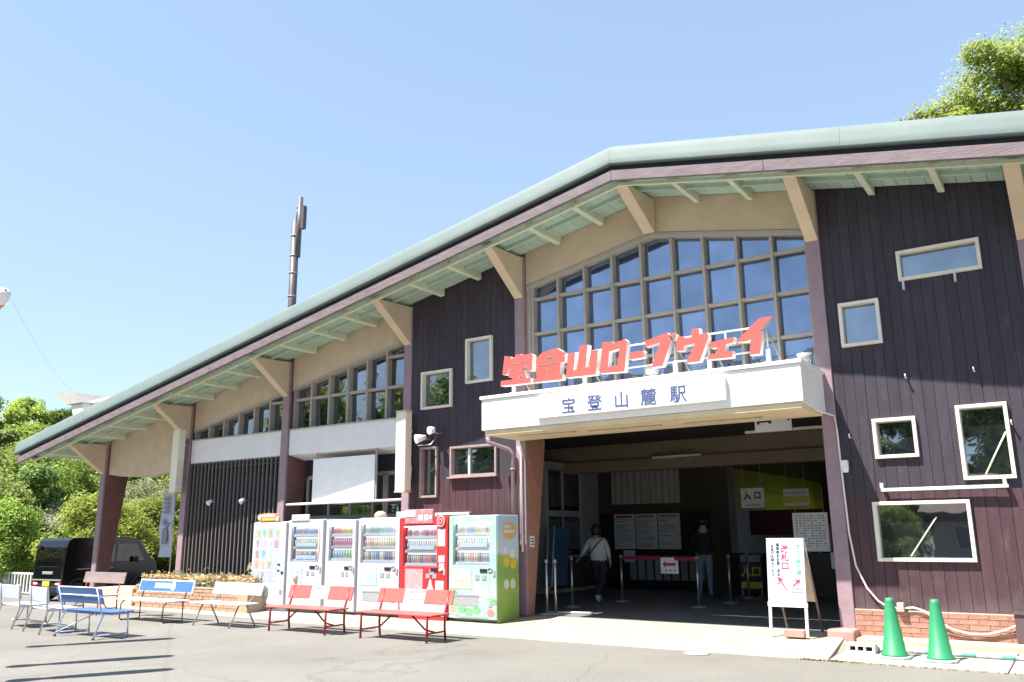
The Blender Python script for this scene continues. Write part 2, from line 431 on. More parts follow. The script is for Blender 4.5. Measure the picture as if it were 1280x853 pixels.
K['leafD'] = leaf_mat('grey_green_leaf', (0.22,0.26,0.13), (0.50,0.53,0.32), 0.4)
K['leafE'] = leaf_mat('backlit_leaf', (0.20,0.28,0.05), (0.52,0.60,0.14), 0.55)
K['flower'] = leaf_mat('flower_petals', (0.55,0.33,0.10), (0.78,0.66,0.42), 0.3)

def text_mesh(s, size, mats, bold=0.0, depth=0.004, align='CENTER', vertical=False, pitch=1.0):
    """flat lettering standing in XZ, facing -Y, back face on y = 0"""
    vs = []; fs = []; 
    cu = bpy.data.curves.new('lettering', 'FONT')
    cu.size = size; cu.extrude = depth/2; cu.offset = bold; cu.align_x = align; cu.align_y = 'CENTER'
    cu.resolution_u = 2
    cu.body = '\n'.join(s) if vertical else s
    if vertical: cu.space_line = pitch
    o = bpy.data.objects.new('lettering', cu)
    COL.objects.link(o)
    dg = bpy.context.evaluated_depsgraph_get(); dg.update()
    me = bpy.data.meshes.new_from_object(o.evaluated_get(dg))
    bpy.data.objects.remove(o); 
    n = len(me.vertices)
    co = np.empty(n*3); me.vertices.foreach_get('co', co); co = co.reshape(-1,3)
    new = np.stack([co[:,0], -(co[:,2]+depth/2), co[:,1]], 1)
    me.vertices.foreach_set('co', new.ravel())
    me.materials.clear(); me.materials.append(mats)
    me.update()
    return me

def curve_shape(name, splines, y_front, depth, mats, off):
    """filled outline with holes (x, z), extruded from y_front back by depth"""
    cu = bpy.data.curves.new(name, 'CURVE'); cu.dimensions = '2D'; cu.fill_mode = 'BOTH'; cu.extrude = depth/2
    for sp in splines:
        s = cu.splines.new('POLY'); s.points.add(len(sp)-1); s.use_cyclic_u = True
        for p, (x, z) in zip(s.points, sp): p.co = (x-off.x, z-off.z, 0, 1)
    o = bpy.data.objects.new(name, cu); COL.objects.link(o)
    dg = bpy.context.evaluated_depsgraph_get(); dg.update()
    me = bpy.data.meshes.new_from_object(o.evaluated_get(dg)); bpy.data.objects.remove(o)
    n = len(me.vertices); co = np.empty(n*3); me.vertices.foreach_get('co', co); co = co.reshape(-1,3)
    new = np.stack([co[:,0], -co[:,2] + (y_front+depth/2-off.y), co[:,1]], 1)
    me.vertices.foreach_set('co', new.ravel())
    me.materials.clear()
    for m in mats: me.materials.append(m)
    me.update()
    if len(mats) > 1:
        for p in me.polygons:
            p.material_index = 0 if p.normal.y < -0.7 else 1
    return me
# ================================================================== SETTING
def gz(x, y=0):
    t = min(1, max(0, (-18.5 - x) / 8.5)); t = t*t*(3-2*t)
    return -0.34*t

# asphalt yard: one sheet, sloping down at the far left, out to the horizon
m = MB()
xs = [-600,-200,-90,-60,-45,-36,-32,-30,-28,-27,-26,-25,-24,-23,-22,-21,-20,-19,-18.5,-18.42,-18.35,-12,0,20,60,200,600]
ys = [-500,-150,-60,-30,-15,-5,0,5,20,60,150,500]
idx = {}
for i, x in enumerate(xs):
    for j, y in enumerate(ys):
        idx[i,j] = len(m.v); m.v.append((x, y, gz(x)))
for i in range(len(xs)-1):
    for j in range(len(ys)-1):
        m.f.append([idx[i,j], idx[i+1,j], idx[i+1,j+1], idx[i,j+1]]); m.m.append(0); m.sm.append(True)

def asphalt():
    k = bpy.data.materials.new('sunbleached_asphalt'); k.use_nodes = True
    t = k.node_tree; p = t.nodes['Principled BSDF']; p.inputs['Roughness'].default_value = 0.9
    p.inputs['Specular IOR Level'].default_value = 0.25
    tc = t.nodes.new('ShaderNodeTexCoord')
    a = t.nodes.new('ShaderNodeTexNoise'); a.inputs['Scale'].default_value = 0.35; a.inputs['Detail'].default_value = 7; a.inputs['Roughness'].default_value = 0.6
    b = t.nodes.new('ShaderNodeTexNoise'); b.inputs['Scale'].default_value = 55; b.inputs['Detail'].default_value = 4
    v = t.nodes.new('ShaderNodeTexVoronoi'); v.inputs['Scale'].default_value = 90
    for n in (a, b, v): t.links.new(tc.outputs['Object'], n.inputs['Vector'])
    r = t.nodes.new('ShaderNodeValToRGB')
    r.color_ramp.elements[0].position = 0.32; r.color_ramp.elements[0].color = (0.185,0.176,0.158,1)
    r.color_ramp.elements[1].position = 0.68; r.color_ramp.elements[1].color = (0.243,0.232,0.209,1)
    t.links.new(a.outputs[0], r.inputs[0])
    mx = t.nodes.new('ShaderNodeMix'); mx.data_type = 'RGBA'; mx.blend_type = 'MULTIPLY'; mx.inputs[0].default_value = 1
    r2 = t.nodes.new('ShaderNodeValToRGB'); r2.color_ramp.elements[0].position = 0.3; r2.color_ramp.elements[0].color = (0.72,0.72,0.72,1)
    r2.color_ramp.elements[1].position = 0.62; r2.color_ramp.elements[1].color = (1.08,1.08,1.08,1)
    t.links.new(b.outputs[0], r2.inputs[0])
    t.links.new(r.outputs[0], mx.inputs[6]); t.links.new(r2.outputs[0], mx.inputs[7])
    dv_ = t.nodes.new('ShaderNodeTexNoise'); dv_.inputs['Scale'].default_value = 1.1; dv_.inputs['Detail'].default_value = 5; t.links.new(tc.outputs['Object'], dv_.inputs['Vector'])
    dm_ = t.nodes.new('ShaderNodeMix'); dm_.data_type = 'RGBA'; dm_.inputs[0].default_value = 0.30; t.links.new(tc.outputs['Object'], dm_.inputs[6]); t.links.new(dv_.outputs['Color'], dm_.inputs[7])
    ck = t.nodes.new('ShaderNodeTexVoronoi'); ck.feature = 'DISTANCE_TO_EDGE'; ck.inputs['Scale'].default_value = 0.42; t.links.new(dm_.outputs[2], ck.inputs['Vector'])
    cr_ = t.nodes.new('ShaderNodeMapRange'); cr_.inputs[1].default_value = 0.0; cr_.inputs[2].default_value = 0.006; cr_.inputs[3].default_value = 0.84; cr_.inputs[4].default_value = 1.0; t.links.new(ck.outputs['Distance'], cr_.inputs[0])
    st = t.nodes.new('ShaderNodeTexNoise'); st.inputs['Scale'].default_value = 0.9; st.inputs['Detail'].default_value = 8; st.inputs['Roughness'].default_value = 0.75; t.links.new(tc.outputs['Object'], st.inputs['Vector'])
    sr = t.nodes.new('ShaderNodeMapRange'); sr.inputs[1].default_value = 0.58; sr.inputs[2].default_value = 0.72; sr.inputs[3].default_value = 1.0; sr.inputs[4].default_value = 0.90; t.links.new(st.outputs[0], sr.inputs[0])
    mm = t.nodes.new('ShaderNodeMath'); mm.operation = 'MULTIPLY'; t.links.new(cr_.outputs[0], mm.inputs[0]); t.links.new(sr.outputs[0], mm.inputs[1])
    m9 = t.nodes.new('ShaderNodeMix'); m9.data_type = 'RGBA'; m9.blend_type = 'MULTIPLY'; m9.inputs[0].default_value = 1.0
    t.links.new(mx.outputs[2], m9.inputs[6]); t.links.new(mm.outputs[0], m9.inputs[7])
    t.links.new(m9.outputs[2], p.inputs['Base Color'])
    bp = t.nodes.new('ShaderNodeBump'); bp.inputs['Strength'].default_value = 0.7; bp.inputs['Distance'].default_value = 0.012
    t.links.new(v.outputs[0], bp.inputs['Height']); t.links.new(bp.outputs[0], p.inputs['Normal'])
    return k
tag(m.build('ground', asphalt()), kind='structure')

# concrete apron ramp in front of the entrance and the inner floor
m = MB()
m.hexa([(-12.8,-1.95,-0.05),(-2.95,-1.95,-0.05),(-2.95,0.2,-0.05),(-12.8,0.2,-0.05),
        (-12.8,-1.95,0.006),(-2.95,-1.95,0.012),(-3.2,0.2,0.12),(-12.8,0.2,0.12)])
tag(m.build('entrance_apron', K['conc'], bevel=0.004), kind='structure')
m = MB(); m.box(-15.2,-2.9,0.2,20,-0.05,0.118)
tag(m.build('hall_floor', K['floor']), kind='structure')
m = MB()
m.hexa([(-19.5,-1.62,-0.3),(-12.81,-1.80,-0.05),(-12.81,0.2,-0.05),(-19.5,0.2,-0.3),
        (-19.5,-1.62,gz(-19.5)+0.010),(-12.81,-1.80,0.007),(-12.81,0.2,0.10),(-19.5,0.2,0.08)])
tag(m.build('side_pavement', mat('worn_concrete',(0.29,0.272,0.232),0.9,0.12,2.0,0.2,90), bevel=0.004), kind='structure')
# grey walkway strip at the right, in slabs
for k in range(4):
    x0 = -2.935 + k*1.9
    m = MB(); m.hexa([(x0,-1.93,-0.05),(x0+1.885,-1.93,-0.05),(x0+1.885,-0.42,-0.05),(x0,-0.42,-0.05),
        (x0,-1.93,0.02),(x0+1.885,-1.93,0.02),(x0+1.885,-0.42,0.05),(x0,-0.42,0.05)])
    tag(m.build('walkway_slab', K['conc2'], bevel=0.006), kind='structure')
m = MB(); m.box(-2.95,4.6,-0.42,-0.02,-0.05,0.115)
tag(m.build('foundation_kerb', mat('yellowed_concrete',(0.46,0.385,0.26),0.9,0.14,5,0.2,70), bevel=0.012), kind='structure')
# moss in the joint along the walkway
m = MB()
for k in range(420):
    x = random.uniform(-3.3, 4.4); 
    if random.random() < 0.35: x = random.gauss(-2.9, 0.2)
    y = -1.955 + random.gauss(0, 0.012); h = random.uniform(0.006, 0.022); w = random.uniform(0.008, 0.025)
    a = random.uniform(0, PI)
    m.add([(x-w*math.cos(a),y-w*math.sin(a),0.0),(x+w*math.cos(a),y+w*math.sin(a),0.0),(x+random.gauss(0,.01),y,h+0.01)],[(0,1,2)])
tag(m.build('joint_moss', mat('dry_moss',(0.26,0.22,0.07),0.9,0.3,10)), kind='stuff')
# drain grate lid in the asphalt
d = thing('drain_cover', 'round drain cover set in the asphalt in front of the apron', 'drain cover', (-4.55,-2.12,0.004))
m = MB(); m.lathe([(0.17,0),(0.17,0.004),(0.14,0.006)], 24); m.build('lid', K['conc2'], d)

# hill behind the yard at the left
m = MB()
def hz(x, y):
    d = max(0, (-30.5 - x)*0.85 + (y-3.0)*0.35)
    return -0.40 + min(7, 0.0 + 0.10*d + 0.006*max(0, d-6)**1.6)
nx, ny = 26, 24
for i in range(nx):
    for j in range(ny):
        x = -110 + i*(110-24.5)/(nx-1); y = 3.5 + j*4.2
        m.v.append((x, y, hz(x,y) + 0.25*math.sin(x*0.7)*math.cos(y*0.5)))
for i in range(nx-1):
    for j in range(ny-1):
        m.f.append([i*ny+j,(i+1)*ny+j,(i+1)*ny+j+1,i*ny+j+1]); m.m.append(0); m.sm.append(True)
tag(m.build('hillside', mat('hill_soil',(0.10,0.095,0.04),0.95,0.3,1.5,0.5,6)), kind='structure')

# ================================================================== STATION BUILDING
RX, RZ, SL = -5.9, 7.256, 0.196          # ridge x, fascia bottom at the ridge, roof slope
XL, XR = -24.45, 4.75
def zr(x, base=RZ): return base - SL*abs(x-RX)

B = thing('station_building', 'long gabled ropeway station with dark brown boards, pink columns and green metal roof edge', 'building', (-12, 3, 0))
def bb(m, name, mt, bevel=0, seg=1, parent=None, label=None):
    o = m.build(name, mt, parent or B, world=True, bevel=bevel, seg=seg)
    if label: o['label'] = label
    return o

def strip(m, x0, x1, prof, smooth=False):
    """extrude a (y, dz) profile along the roof slope between x0 and x1 (dz over the fascia line)"""
    xs_ = [x0] + ([RX] if x0 < RX < x1 else []) + [x1]
    k = len(prof)
    b = len(m.v)
    for x in xs_:
        for y, dz in prof: m.v.append((x, y, zr(x)+dz))
    for i in range(len(xs_)-1):
        for j in range(k):
            j2 = (j+1) % k
            m.f.append([b+i*k+j, b+(i+1)*k+j, b+(i+1)*k+j2, b+i*k+j2]); m.m.append(m.mi); m.sm.append(smooth and 2 <= j <= k-2)
    e = b+(len(xs_)-1)*k
    c0 = [m.v[b+j] for j in range(k)]; c1 = [m.v[e+j] for j in range(k)]
    m.add(c0, [tuple(range(k-1,-1,-1))]); m.add(c1, [tuple(range(k))])

# roof sheet with rounded verge, in lengths with seams
prof = [(-1.40,0.21),(-1.425,0.216),(-1.43,0.235),(-1.408,0.34),(-1.385,0.44),(-1.362,0.53),(-1.345,0.555),(-1.30,0.565),(9.4,0.565),(9.4,0.215)]
seams = [XL-0.15,-21.3,-17.9,-14.4,-10.4,RX,-2.3,1.2,XR]
for a, b in zip(seams[:-1], seams[1:]):
    m = MB(); strip(m, a+0.0015, b-0.0015, prof[::-1], smooth=True); bb(m, 'roof_sheet', K['green'])
    if b < XR:
        m = MB(); m.box(b-0.012,b+0.012,-1.24,-1.20,zr(b)+0.53,zr(b)+0.60); bb(m, 'roof_stud', K['gray'])

# recess under the roof edge, coloured near-black for the edge's shadow, then fascia boards
m = MB(); strip(m, XL, XR, [(-1.33,0.11),(-1.33,0.225),(-0.9,0.225),(-0.9,0.11)]); bb(m, 'eave_shadow_strip', K['dark'])
for a, b in zip([XL,-20.6,-16.2,-11.6,RX+0.0,-3.4,0.2],[-20.6,-16.2,-11.6,RX,-3.4,0.2,XR]):
    m = MB(); strip(m, a+0.004, b-0.004, [(-1.378,-0.055),(-1.378,0.118),(-1.31,0.118),(-1.31,-0.055)]); bb(m, 'fascia_board', K['fascia'], bevel=0.004)
# eave beam and mid purlin under the soffit
m = MB(); strip(m, XL+0.25, XR-0.2, [(-1.09,-0.048),(-1.09,0.005),(-1.03,0.005),(-1.03,-0.048)]); bb(m, 'eave_beam', K['rafter'])
m = MB(); strip(m, XL+0.25, XR-0.2, [(-0.56,0.03),(-0.56,0.10),(-0.50,0.10),(-0.50,0.03)]); bb(m, 'purlin', K['soffit'])
m = MB(); strip(m, XL+0.1, XR, [(-1.30,0.14),(-1.30,0.158),(9.3,0.158),(9.3,0.14)]); bb(m, 'roof_deck', K['soffit'])
# soffit boards (each a board across the overhang)
sb = MB(); sb.hexa([(0,-1.31,0.1),(0.186,-1.31,0.1-0.186*SL),(0.186,-0.02,0.1-0.186*SL),(0,-0.02,0.1),
                    (0,-1.31,0.137),(0.186,-1.31,0.137-0.186*SL),(0.186,-0.02,0.137-0.186*SL),(0,-0.02,0.137)])
meR = sb.mesh('soffit_board', K['soffit'])
sb = MB(); sb.hexa([(-0.186,-1.31,0.1-0.186*SL),(0,-1.31,0.1),(0,-0.02,0.1),(-0.186,-0.02,0.1-0.186*SL),
                    (-0.186,-1.31,0.137-0.186*SL),(0,-1.31,0.137),(0,-0.02,0.137),(-0.186,-0.02,0.137-0.186*SL)])
meL = sb.mesh('soffit_board', K['soffit'])
x = RX - 0.003
while x > XL + 0.4:
    inst('soffit_board', meL, B, (x, random.uniform(-.004,.004), zr(x)+random.uniform(-.002,.002)), world=True); x -= 0.194
x = RX + 0.003
while x < XR - 0.25:
    inst('soffit_board', meR, B, (x, 0, zr(x)+random.uniform(-.002,.002)), world=True); x += 0.194

# frames: column + bracket
COLS = [(-22.54,0), (-18.81,1), (-15.19,1), (-11.48,1), (-8.674,2), (-3.142,2), (-0.33,1), (3.4,1)]
def zbr(cx): return {-22.54:3.24,-18.81:3.955,-15.19:4.68,-11.48:5.41,-8.674:5.955,-3.142:5.955,-0.33:5.40,3.4:4.68}[cx]
W2 = 0.105
rafters_at = []
for cx, kind in COLS:
    zb = zbr(cx); zt = zr(cx) - 0.0
    z0 = {0:0.0,1:0.0,2:0.12}[kind] if cx != -22.54 else gz(-22.5)
    # front post (pale worn face) and deeper fin that tapers towards the foot
    m = MB(); m.prism_yz([(0,z0),(0,zt+0.08),(0.06,zt+0.08),(0.06,z0)], cx-W2, cx+W2); bb(m, 'column_face', K['purple'], bevel=0.008)
    dz = 3.25
    fin = [(0.061,z0),(0.061,zt+0.08),(0.24,zt+0.08),(0.24,dz+0.35),(0.70,dz),(0.24,z0)] if kind else [(0.061,z0),(0.061,zt+0.08),(0.3,zt+0.08),(0.3,zb+0.4),(0.72,zb+0.02),(0.30,z0)]
    m = MB(); m.prism_yz(fin, cx-W2+0.006, cx+W2-0.006); bb(m, 'column', K['colface2'] if kind == 2 else K['colface'], bevel=0.006)
    m = MB(); m.prism_yz([(-0.002,zb+0.002),(-1.04,zt-0.0),(-1.04,zt+0.02),(-0.002,zt+0.05)], cx-W2+0.004, cx+W2-0.012); bb(m, 'bracket', K['cream'], bevel=0.006)
m = MB(); cx = RX - 0.0
m.prism_yz([(-0.02,6.70),(-1.04,zr(cx)-0.02),(-1.04,zr(cx)+0.0),(-0.02,zr(cx)+0.06),(0.05,zr(cx)+0.06),(0.05,6.70)], cx-W2, cx+W2); bb(m, 'bracket', K['cream'], bevel=0.006)
# rafters between the frames
fr_x = [c for c,_ in COLS] + [RX]; fr_x.sort()
allx = [-23.5]
for a, b in zip(fr_x[:-1], fr_x[1:]):
    n = 4 if b-a > 3 else 3
    for k in range(1, n): allx.append(a + (b-a)*k/n)
for x in allx:
    m = MB(); t = -SL if x > RX else SL
    h0, h1 = -0.03, 0.0985
    m.hexa([(x-0.045,-1.075,zr(x)+h0-0.045*t),(x+0.045,-1.075,zr(x)+h0+0.045*t),(x+0.045,-0.0,zr(x)+h0+0.045*t),(x-0.045,0.0,zr(x)+h0-0.045*t),
            (x-0.045,-1.075,zr(x)+h1-0.045*t),(x+0.045,-1.075,zr(x)+h1+0.045*t),(x+0.045,0.0,zr(x)+h1+0.045*t),(x-0.045,0.0,zr(x)+h1-0.045*t)])
    bb(m, 'rafter', K['rafter'])
# inner frames at the back of the porch so that the roof is carried there too
for y in (4.6, 8.8):
    m = MB(); m.box(-22.65,-22.43,y,y+0.3,gz(-22.5),3.9); bb(m, 'porch_post', K['colface'])

# ------------------------------------------------ gable walls in cream above the windows
def gable(x0, x1, zlo0, zlo1, y0, y1, name='gable_wall', mt='cream'):
    xs_ = [x0] + ([RX] if x0 < RX < x1 else []) + [x1]
    for a, b in zip(xs_[:-1], xs_[1:]):
        f = lambda x: zlo0 + (zlo1-zlo0)*(x-x0)/(x1-x0) if zlo0 is not None else zr(x) - 0.52
        m = MB(); m.prism_xz([(a,f(a)),(b,f(b)),(b,zr(b)+0.13),(a,zr(a)+0.13)], y0, y1); bb(m, name, K[mt])
zt_win = lambda x: zr(x) - 0.56
gable(-8.565,-3.25, None, None, 0.09, 0.42)
bay = [(-18.70,-15.30),(-15.08,-11.59)]
for x0, x1 in bay:
    m = MB(); f = lambda x: zr(x)-0.62
    m.prism_xz([(x0,f(x0)),(x1,f(x1)),(x1,zr(x1)+0.13),(x0,zr(x0)+0.13)], 0.10, 0.46); bb(m, 'gable_wall', K['cream'])
    m = MB(); m.prism_yz([(0.06,3.34),(0.06,3.91),(0.40,3.91),(0.40,3.30),(0.55,3.30),(0.55,3.24)], x0, x1); bb(m, 'wall_band', K['whiteband'], bevel=0.01)
# porch end: curved cream apron between first two columns, and outside of the first column
m = MB()
arc = [(-22.43,3.24),(-21.9,3.17),(-21.2,3.12),(-20.4,3.12),(-19.7,3.16),(-18.92,3.24)]
m.prism_xz(arc + [(-18.92,zr(-18.92)+0.13),(-22.43,zr(-22.43)+0.13)], 0.12, 0.34); bb(m, 'gable_wall', K['cream'])
m = MB(); strip(m, XL+0.3, -18.9, [(8.8,-0.25),(8.8,0.13),(9.0,0.13),(9.0,-0.25)]); bb(m, 'porch_beam', K['fascia'])
for y in (1.6, 3.2, 4.8, 6.4, 8.0):
    m = MB(); strip(m, XL+0.3, -18.9, [(y,-0.02),(y,0.13),(y+0.12,0.13),(y+0.12,-0.02)]); bb(m, 'porch_joist', K['rafter'])
m = MB(); m.box(-22.4,-18.9,2.4,2.55,2.82,3.05); bb(m, 'porch_beam', K['fascia'])

# ------------------------------------------------ big hall window
gx = [-8.44,-7.87,-7.30,-6.72,-6.14,-5.55,-4.98,-4.40,-3.82,-3.27]
rows = [3.86,4.53,5.24,5.92]
m = MB()
for i, x in enumerate(gx):
    top = zt_win(x) + 0.02
    w = 0.023
    m.box(x-w, x+w, 0.11, 0.30, 3.8, top)
for z in rows:
    for a, b in zip(gx[:-1], gx[1:]):
        m.box(a+0.0235, b-0.0235, 0.13, 0.24, z-0.025, z+0.025)
xs_ = [-8.56, RX, -3.25]
for a, b in zip(xs_[:-1], xs_[1:]):
    m.prism_xz([(a,zt_win(a)-0.05),(b,zt_win(b)-0.05),(b,zt_win(b)+0.03),(a,zt_win(a)+0.03)], 0.075, 0.4)
m.box(-8.565,-8.471,0.10,0.31,3.8,zt_win(-8.5)-0.05)
hw = bb(m, 'hall_window', K['mull'], bevel=0.004)
for i in range(9):
    a, b = gx[i]+0.024, gx[i+1]-0.024
    for j in range(4):
        z0 = rows[j]+0.026
        pm = MB()
        if j < 3: pm.box(a, b, 0.255, 0.263, z0, rows[j+1]-0.026)
        else:
            mid = [RX] if a < RX < b else []
            up = [(x, zt_win(x)-0.051) for x in [b]+mid+[a]]
            pm.prism_xz([(a,z0),(b,z0)] + up, 0.255, 0.263)
        bb(pm.warp(), 'pane', K['glassA'], parent=hw)

# clerestory windows of the two left bays
for x0, x1, tz in ((-18.68,-15.31,[]),(-15.05,-11.60,[4.60])):
    n = 6; m = MB()
    ft = lambda x: zr(x)-0.62
    gxs = [x0 + (x1-x0)*k/n for k in range(n+1)]
    for k, x in enumerate(gxs):
        w = 0.028; m.box(x-w if k else x, x+w if k < n else x, 0.12, 0.33, 3.90, ft(x)+0.02)
    trs = [4.60, 5.26] if tz else [4.60]
    for z in trs:
        for a, b in zip(gxs[:-1], gxs[1:]):
            if z < ft(a) - 0.05: m.box(a+0.029, b-0.029, 0.14, 0.24, z-0.03, z+0.03)
    m.prism_xz([(x0,ft(x0)-0.02),(x1,ft(x1)-0.02),(x1,ft(x1)+0.04),(x0,ft(x0)+0.04)], 0.085, 0.4)
    m.box(x0, x1, 0.02, 0.34, 3.90, 3.925)
    cw = bb(m, 'clerestory_window', K['mull'], bevel=0.003)
    for a, b in zip(gxs[:-1], gxs[1:]):
        zz = [3.926] + [z for z in trs if z < ft(a)-0.05] + [None]
        for u, v in zip(zz[:-1], zz[1:]):
            pm = MB()
            lo = u if u == 3.926 else u+0.031
            if v: pm.box(a+0.03, b-0.03, 0.26, 0.268, lo, v-0.031)
            else: pm.prism_xz([(a+0.03,lo),(b-0.03,lo),(b-0.03,ft(b)-0.021),(a+0.03,ft(a)-0.021)], 0.26, 0.268)
            bb(pm.warp(), 'pane', K['glassB'], parent=cw)

# ------------------------------------------------ boarded walls
WINS = {  # x0, x1, z0, z1
 'A': (-1.97,-0.885,5.092,5.548), 'B': (-2.852,-2.276,4.214,4.893), 'C': (-2.542,-1.964,2.537,3.108),
 'D': (-1.45,-0.827,2.19,3.206), 'E': (-2.652,-1.413,1.113,1.932),
 'F': (-9.952,-9.31,4.424,5.322), 'G': (-11.09,-10.30,4.008,4.78), 'H': (-10.324,-9.212,2.62,3.21), 'N': (-11.092,-10.648,2.248,3.246),
 'T': (-10.68,-9.845,1.3,1.95)}
def boards(x0, x1, zb, wid):
    wins = [w for w in WINS.values()]
    x = x0; k = 0
    while x < x1 - 0.01:
        b = min(x + wid, x1)
        # cut by the windows
        rects = [(x, b, zb, None)]
        for (a0, a1, c0, c1) in wins:
            a0 += 0.03; a1 -= 0.03; c0 += 0.03; c1 -= 0.03
            new = []
            for (p0, p1, q0, q1) in rects:
                top = q1 if q1 is not None else 99
                if a1 <= p0 or a0 >= p1 or c1 <= q0 or c0 >= top: new.append((p0,p1,q0,q1)); continue
                if q0 < c0: new.append((p0,p1,q0,c0))
                if c1 < top: new.append((p0,p1,c1,q1))
                if p0 < a0: new.append((p0,a0,max(q0,c0),min(top,c1)))
                if a1 < p1: new.append((a1,p1,max(q0,c0),min(top,c1)))
            rects = new
        pr = random.uniform(-0.004, 0.004)
        for (p0,p1,q0,q1) in rects:
            m = MB()
            g0 = 0.002 if abs(p0-x) < 1e-6 else 0; g1 = 0.002 if abs(p1-b) < 1e-6 else 0
            t0 = q1 if q1 is not None else zr(p0)+0.13; t1 = q1 if q1 is not None else zr(p1)+0.13
            m.prism_xz([(p0+g0,q0),(p1-g1,q0),(p1-g1,t1),(p0+g0,t0)], 0.03+pr, 0.055)
            bb(m, 'wall_board', K['board'], bevel=0.002)
        x = b; k += 1
boards(-11.375,-8.78,0.12,0.144)
boards(-3.036,-0.436,0.455,0.150)
boards(-0.224,3.294,0.455,0.150)
m = MB()
def backing(x0, x1, zb, ys=(0.056,0.10)):
    wl = sorted([w for w in WINS.values() if w[0] >= x0-0.01 and w[1] <= x1+0.01])
    rects = [(x0,x1,zb,None)]
    for (a0,a1,c0,c1) in wl:
        a0 += 0.035; a1 -= 0.035; c0 += 0.035; c1 -= 0.035
        new = []
        for (p0,p1,q0,q1) in rects:
            top = q1 if q1 is not None else 99
            if a1 <= p0 or a0 >= p1 or c1 <= q0 or c0 >= top: new.append((p0,p1,q0,q1)); continue
            if p0 < a0: new.append((p0,a0,q0,q1))
            if a1 < p1: new.append((a1,p1,q0,q1))
            if q0 < c0: new.append((max(p0,a0),min(p1,a1),q0,c0))
            if c1 < top: new.append((max(p0,a0),min(p1,a1),c1,q1))
        rects = new
    for (p0,p1,q0,q1) in rects:
        m.prism_xz([(p0,q0),(p1,q0),(p1,q1 if q1 else zr(p1)+0.12),(p0,q1 if q1 else zr(p0)+0.12)], *ys)
backing(-11.37,-8.78,0.1); backing(-3.03,-0.44,0.1); backing(-0.22,3.29,0.1)
tag(bb(m, 'wall_backing', K['black']), kind='stuff')
# worn paint edge band: a flat batten at the level where the lower boards were repainted
# windows in the boarded walls
for key, (x0,x1,z0,z1) in WINS.items():
    br = key in 'HN'
    m = MB(); fw_ = 0.048 if not br else 0.042
    yf = -0.03
    m.box(x0,x1,yf,0.12,z1-fw_,z1); m.box(x0,x1,yf,0.12,z0,z0+fw_)
    m.box(x0,x0+fw_,yf,0.12,z0+fw_,z1-fw_); m.box(x1-fw_,x1,yf,0.12,z0+fw_,z1-fw_)
    if key in 'H': m.box(x0-0.03,x1+0.03,yf-0.05,0.03,z0-0.03,z0)
    wf = bb(m, 'window', K['brownframe'] if br else K['frame'], bevel=0.004)
    pm = MB(); pm.box(x0+fw_,x1-fw_,0.085,0.092,z0+fw_,z1-fw_); bb(pm.warp(), 'pane', K['glassB'], parent=wf)
    if key == 'H':
        pm = MB(); xm = x0 + (x1-x0)*0.38; pm.box(xm-0.02,xm+0.02,0.04,0.08,z0+fw_,z1-fw_); bb(pm, 'sash_bar', K['frame'], parent=wf)
    if key == 'A':
        for xx in (x0+0.06, x1-0.35):
            pm = MB(); pm.box(xx-0.015,xx+0.015,-0.05,0.03,z0-0.14,z0-0.004); bb(pm, 'window_stay', K['silver'], parent=wf)
    if key in 'DE':
        pm = MB()
        if key == 'D': pm.tube([(x0+0.26,0.075,z0+0.07),(x1-0.06,0.075,z0+0.62)], 0.012, 6)
        else: pm.tube([(x0+0.42,0.075,z0+0.07),(x0+0.80,0.075,z0+0.60)], 0.010, 6)
        bb(pm, 'stay_bar', K['frame'], parent=wf)
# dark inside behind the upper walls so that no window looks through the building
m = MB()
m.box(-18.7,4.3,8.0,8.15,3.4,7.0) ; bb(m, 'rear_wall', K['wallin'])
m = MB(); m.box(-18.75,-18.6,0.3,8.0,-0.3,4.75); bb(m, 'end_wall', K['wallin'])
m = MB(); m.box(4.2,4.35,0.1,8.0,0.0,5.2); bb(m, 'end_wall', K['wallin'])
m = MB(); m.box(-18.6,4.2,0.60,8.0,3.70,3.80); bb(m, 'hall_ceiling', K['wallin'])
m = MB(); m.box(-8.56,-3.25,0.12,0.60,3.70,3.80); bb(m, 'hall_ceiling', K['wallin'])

# ------------------------------------------------ brick base under the right wall
bm = MB(); bm.box(0.004,0.234,-0.012,0.06,0.004,0.066); bme = bm.mesh('brick', K['brick'])
bm = MB(); bm.box(0.004,0.112,-0.012,0.06,0.004,0.066); bhalf = bm.mesh('brick', K['brick'])
m = MB(); m.box(-3.03,3.3,0.0,0.1,0.1,0.46); bb(m, 'brick_mortar', K['mortar'])
for r_ in range(5):
    x = -3.03; z = 0.1 + r_*0.071
    if r_ % 2: inst('brick', bhalf, B, (x,0,z), world=True); x += 0.116
    while x < -0.06:
        if not (-1.08 < x+0.1 < -0.44 and False):
            inst('brick', bme, B, (x, random.uniform(-.003,.003), z), world=True)
        x += 0.238
m = MB(); m.box(-0.05,3.3,-0.012,0.0,0.1,0.46); bb(m, 'brick_base_far', K['brick'])
# plinth of the entrance column
m = MB(); m.box(-3.36,-2.99,-0.32,0.02,0.02,0.20); bb(m, 'column_plinth', K['pink'], bevel=0.03, seg=2)

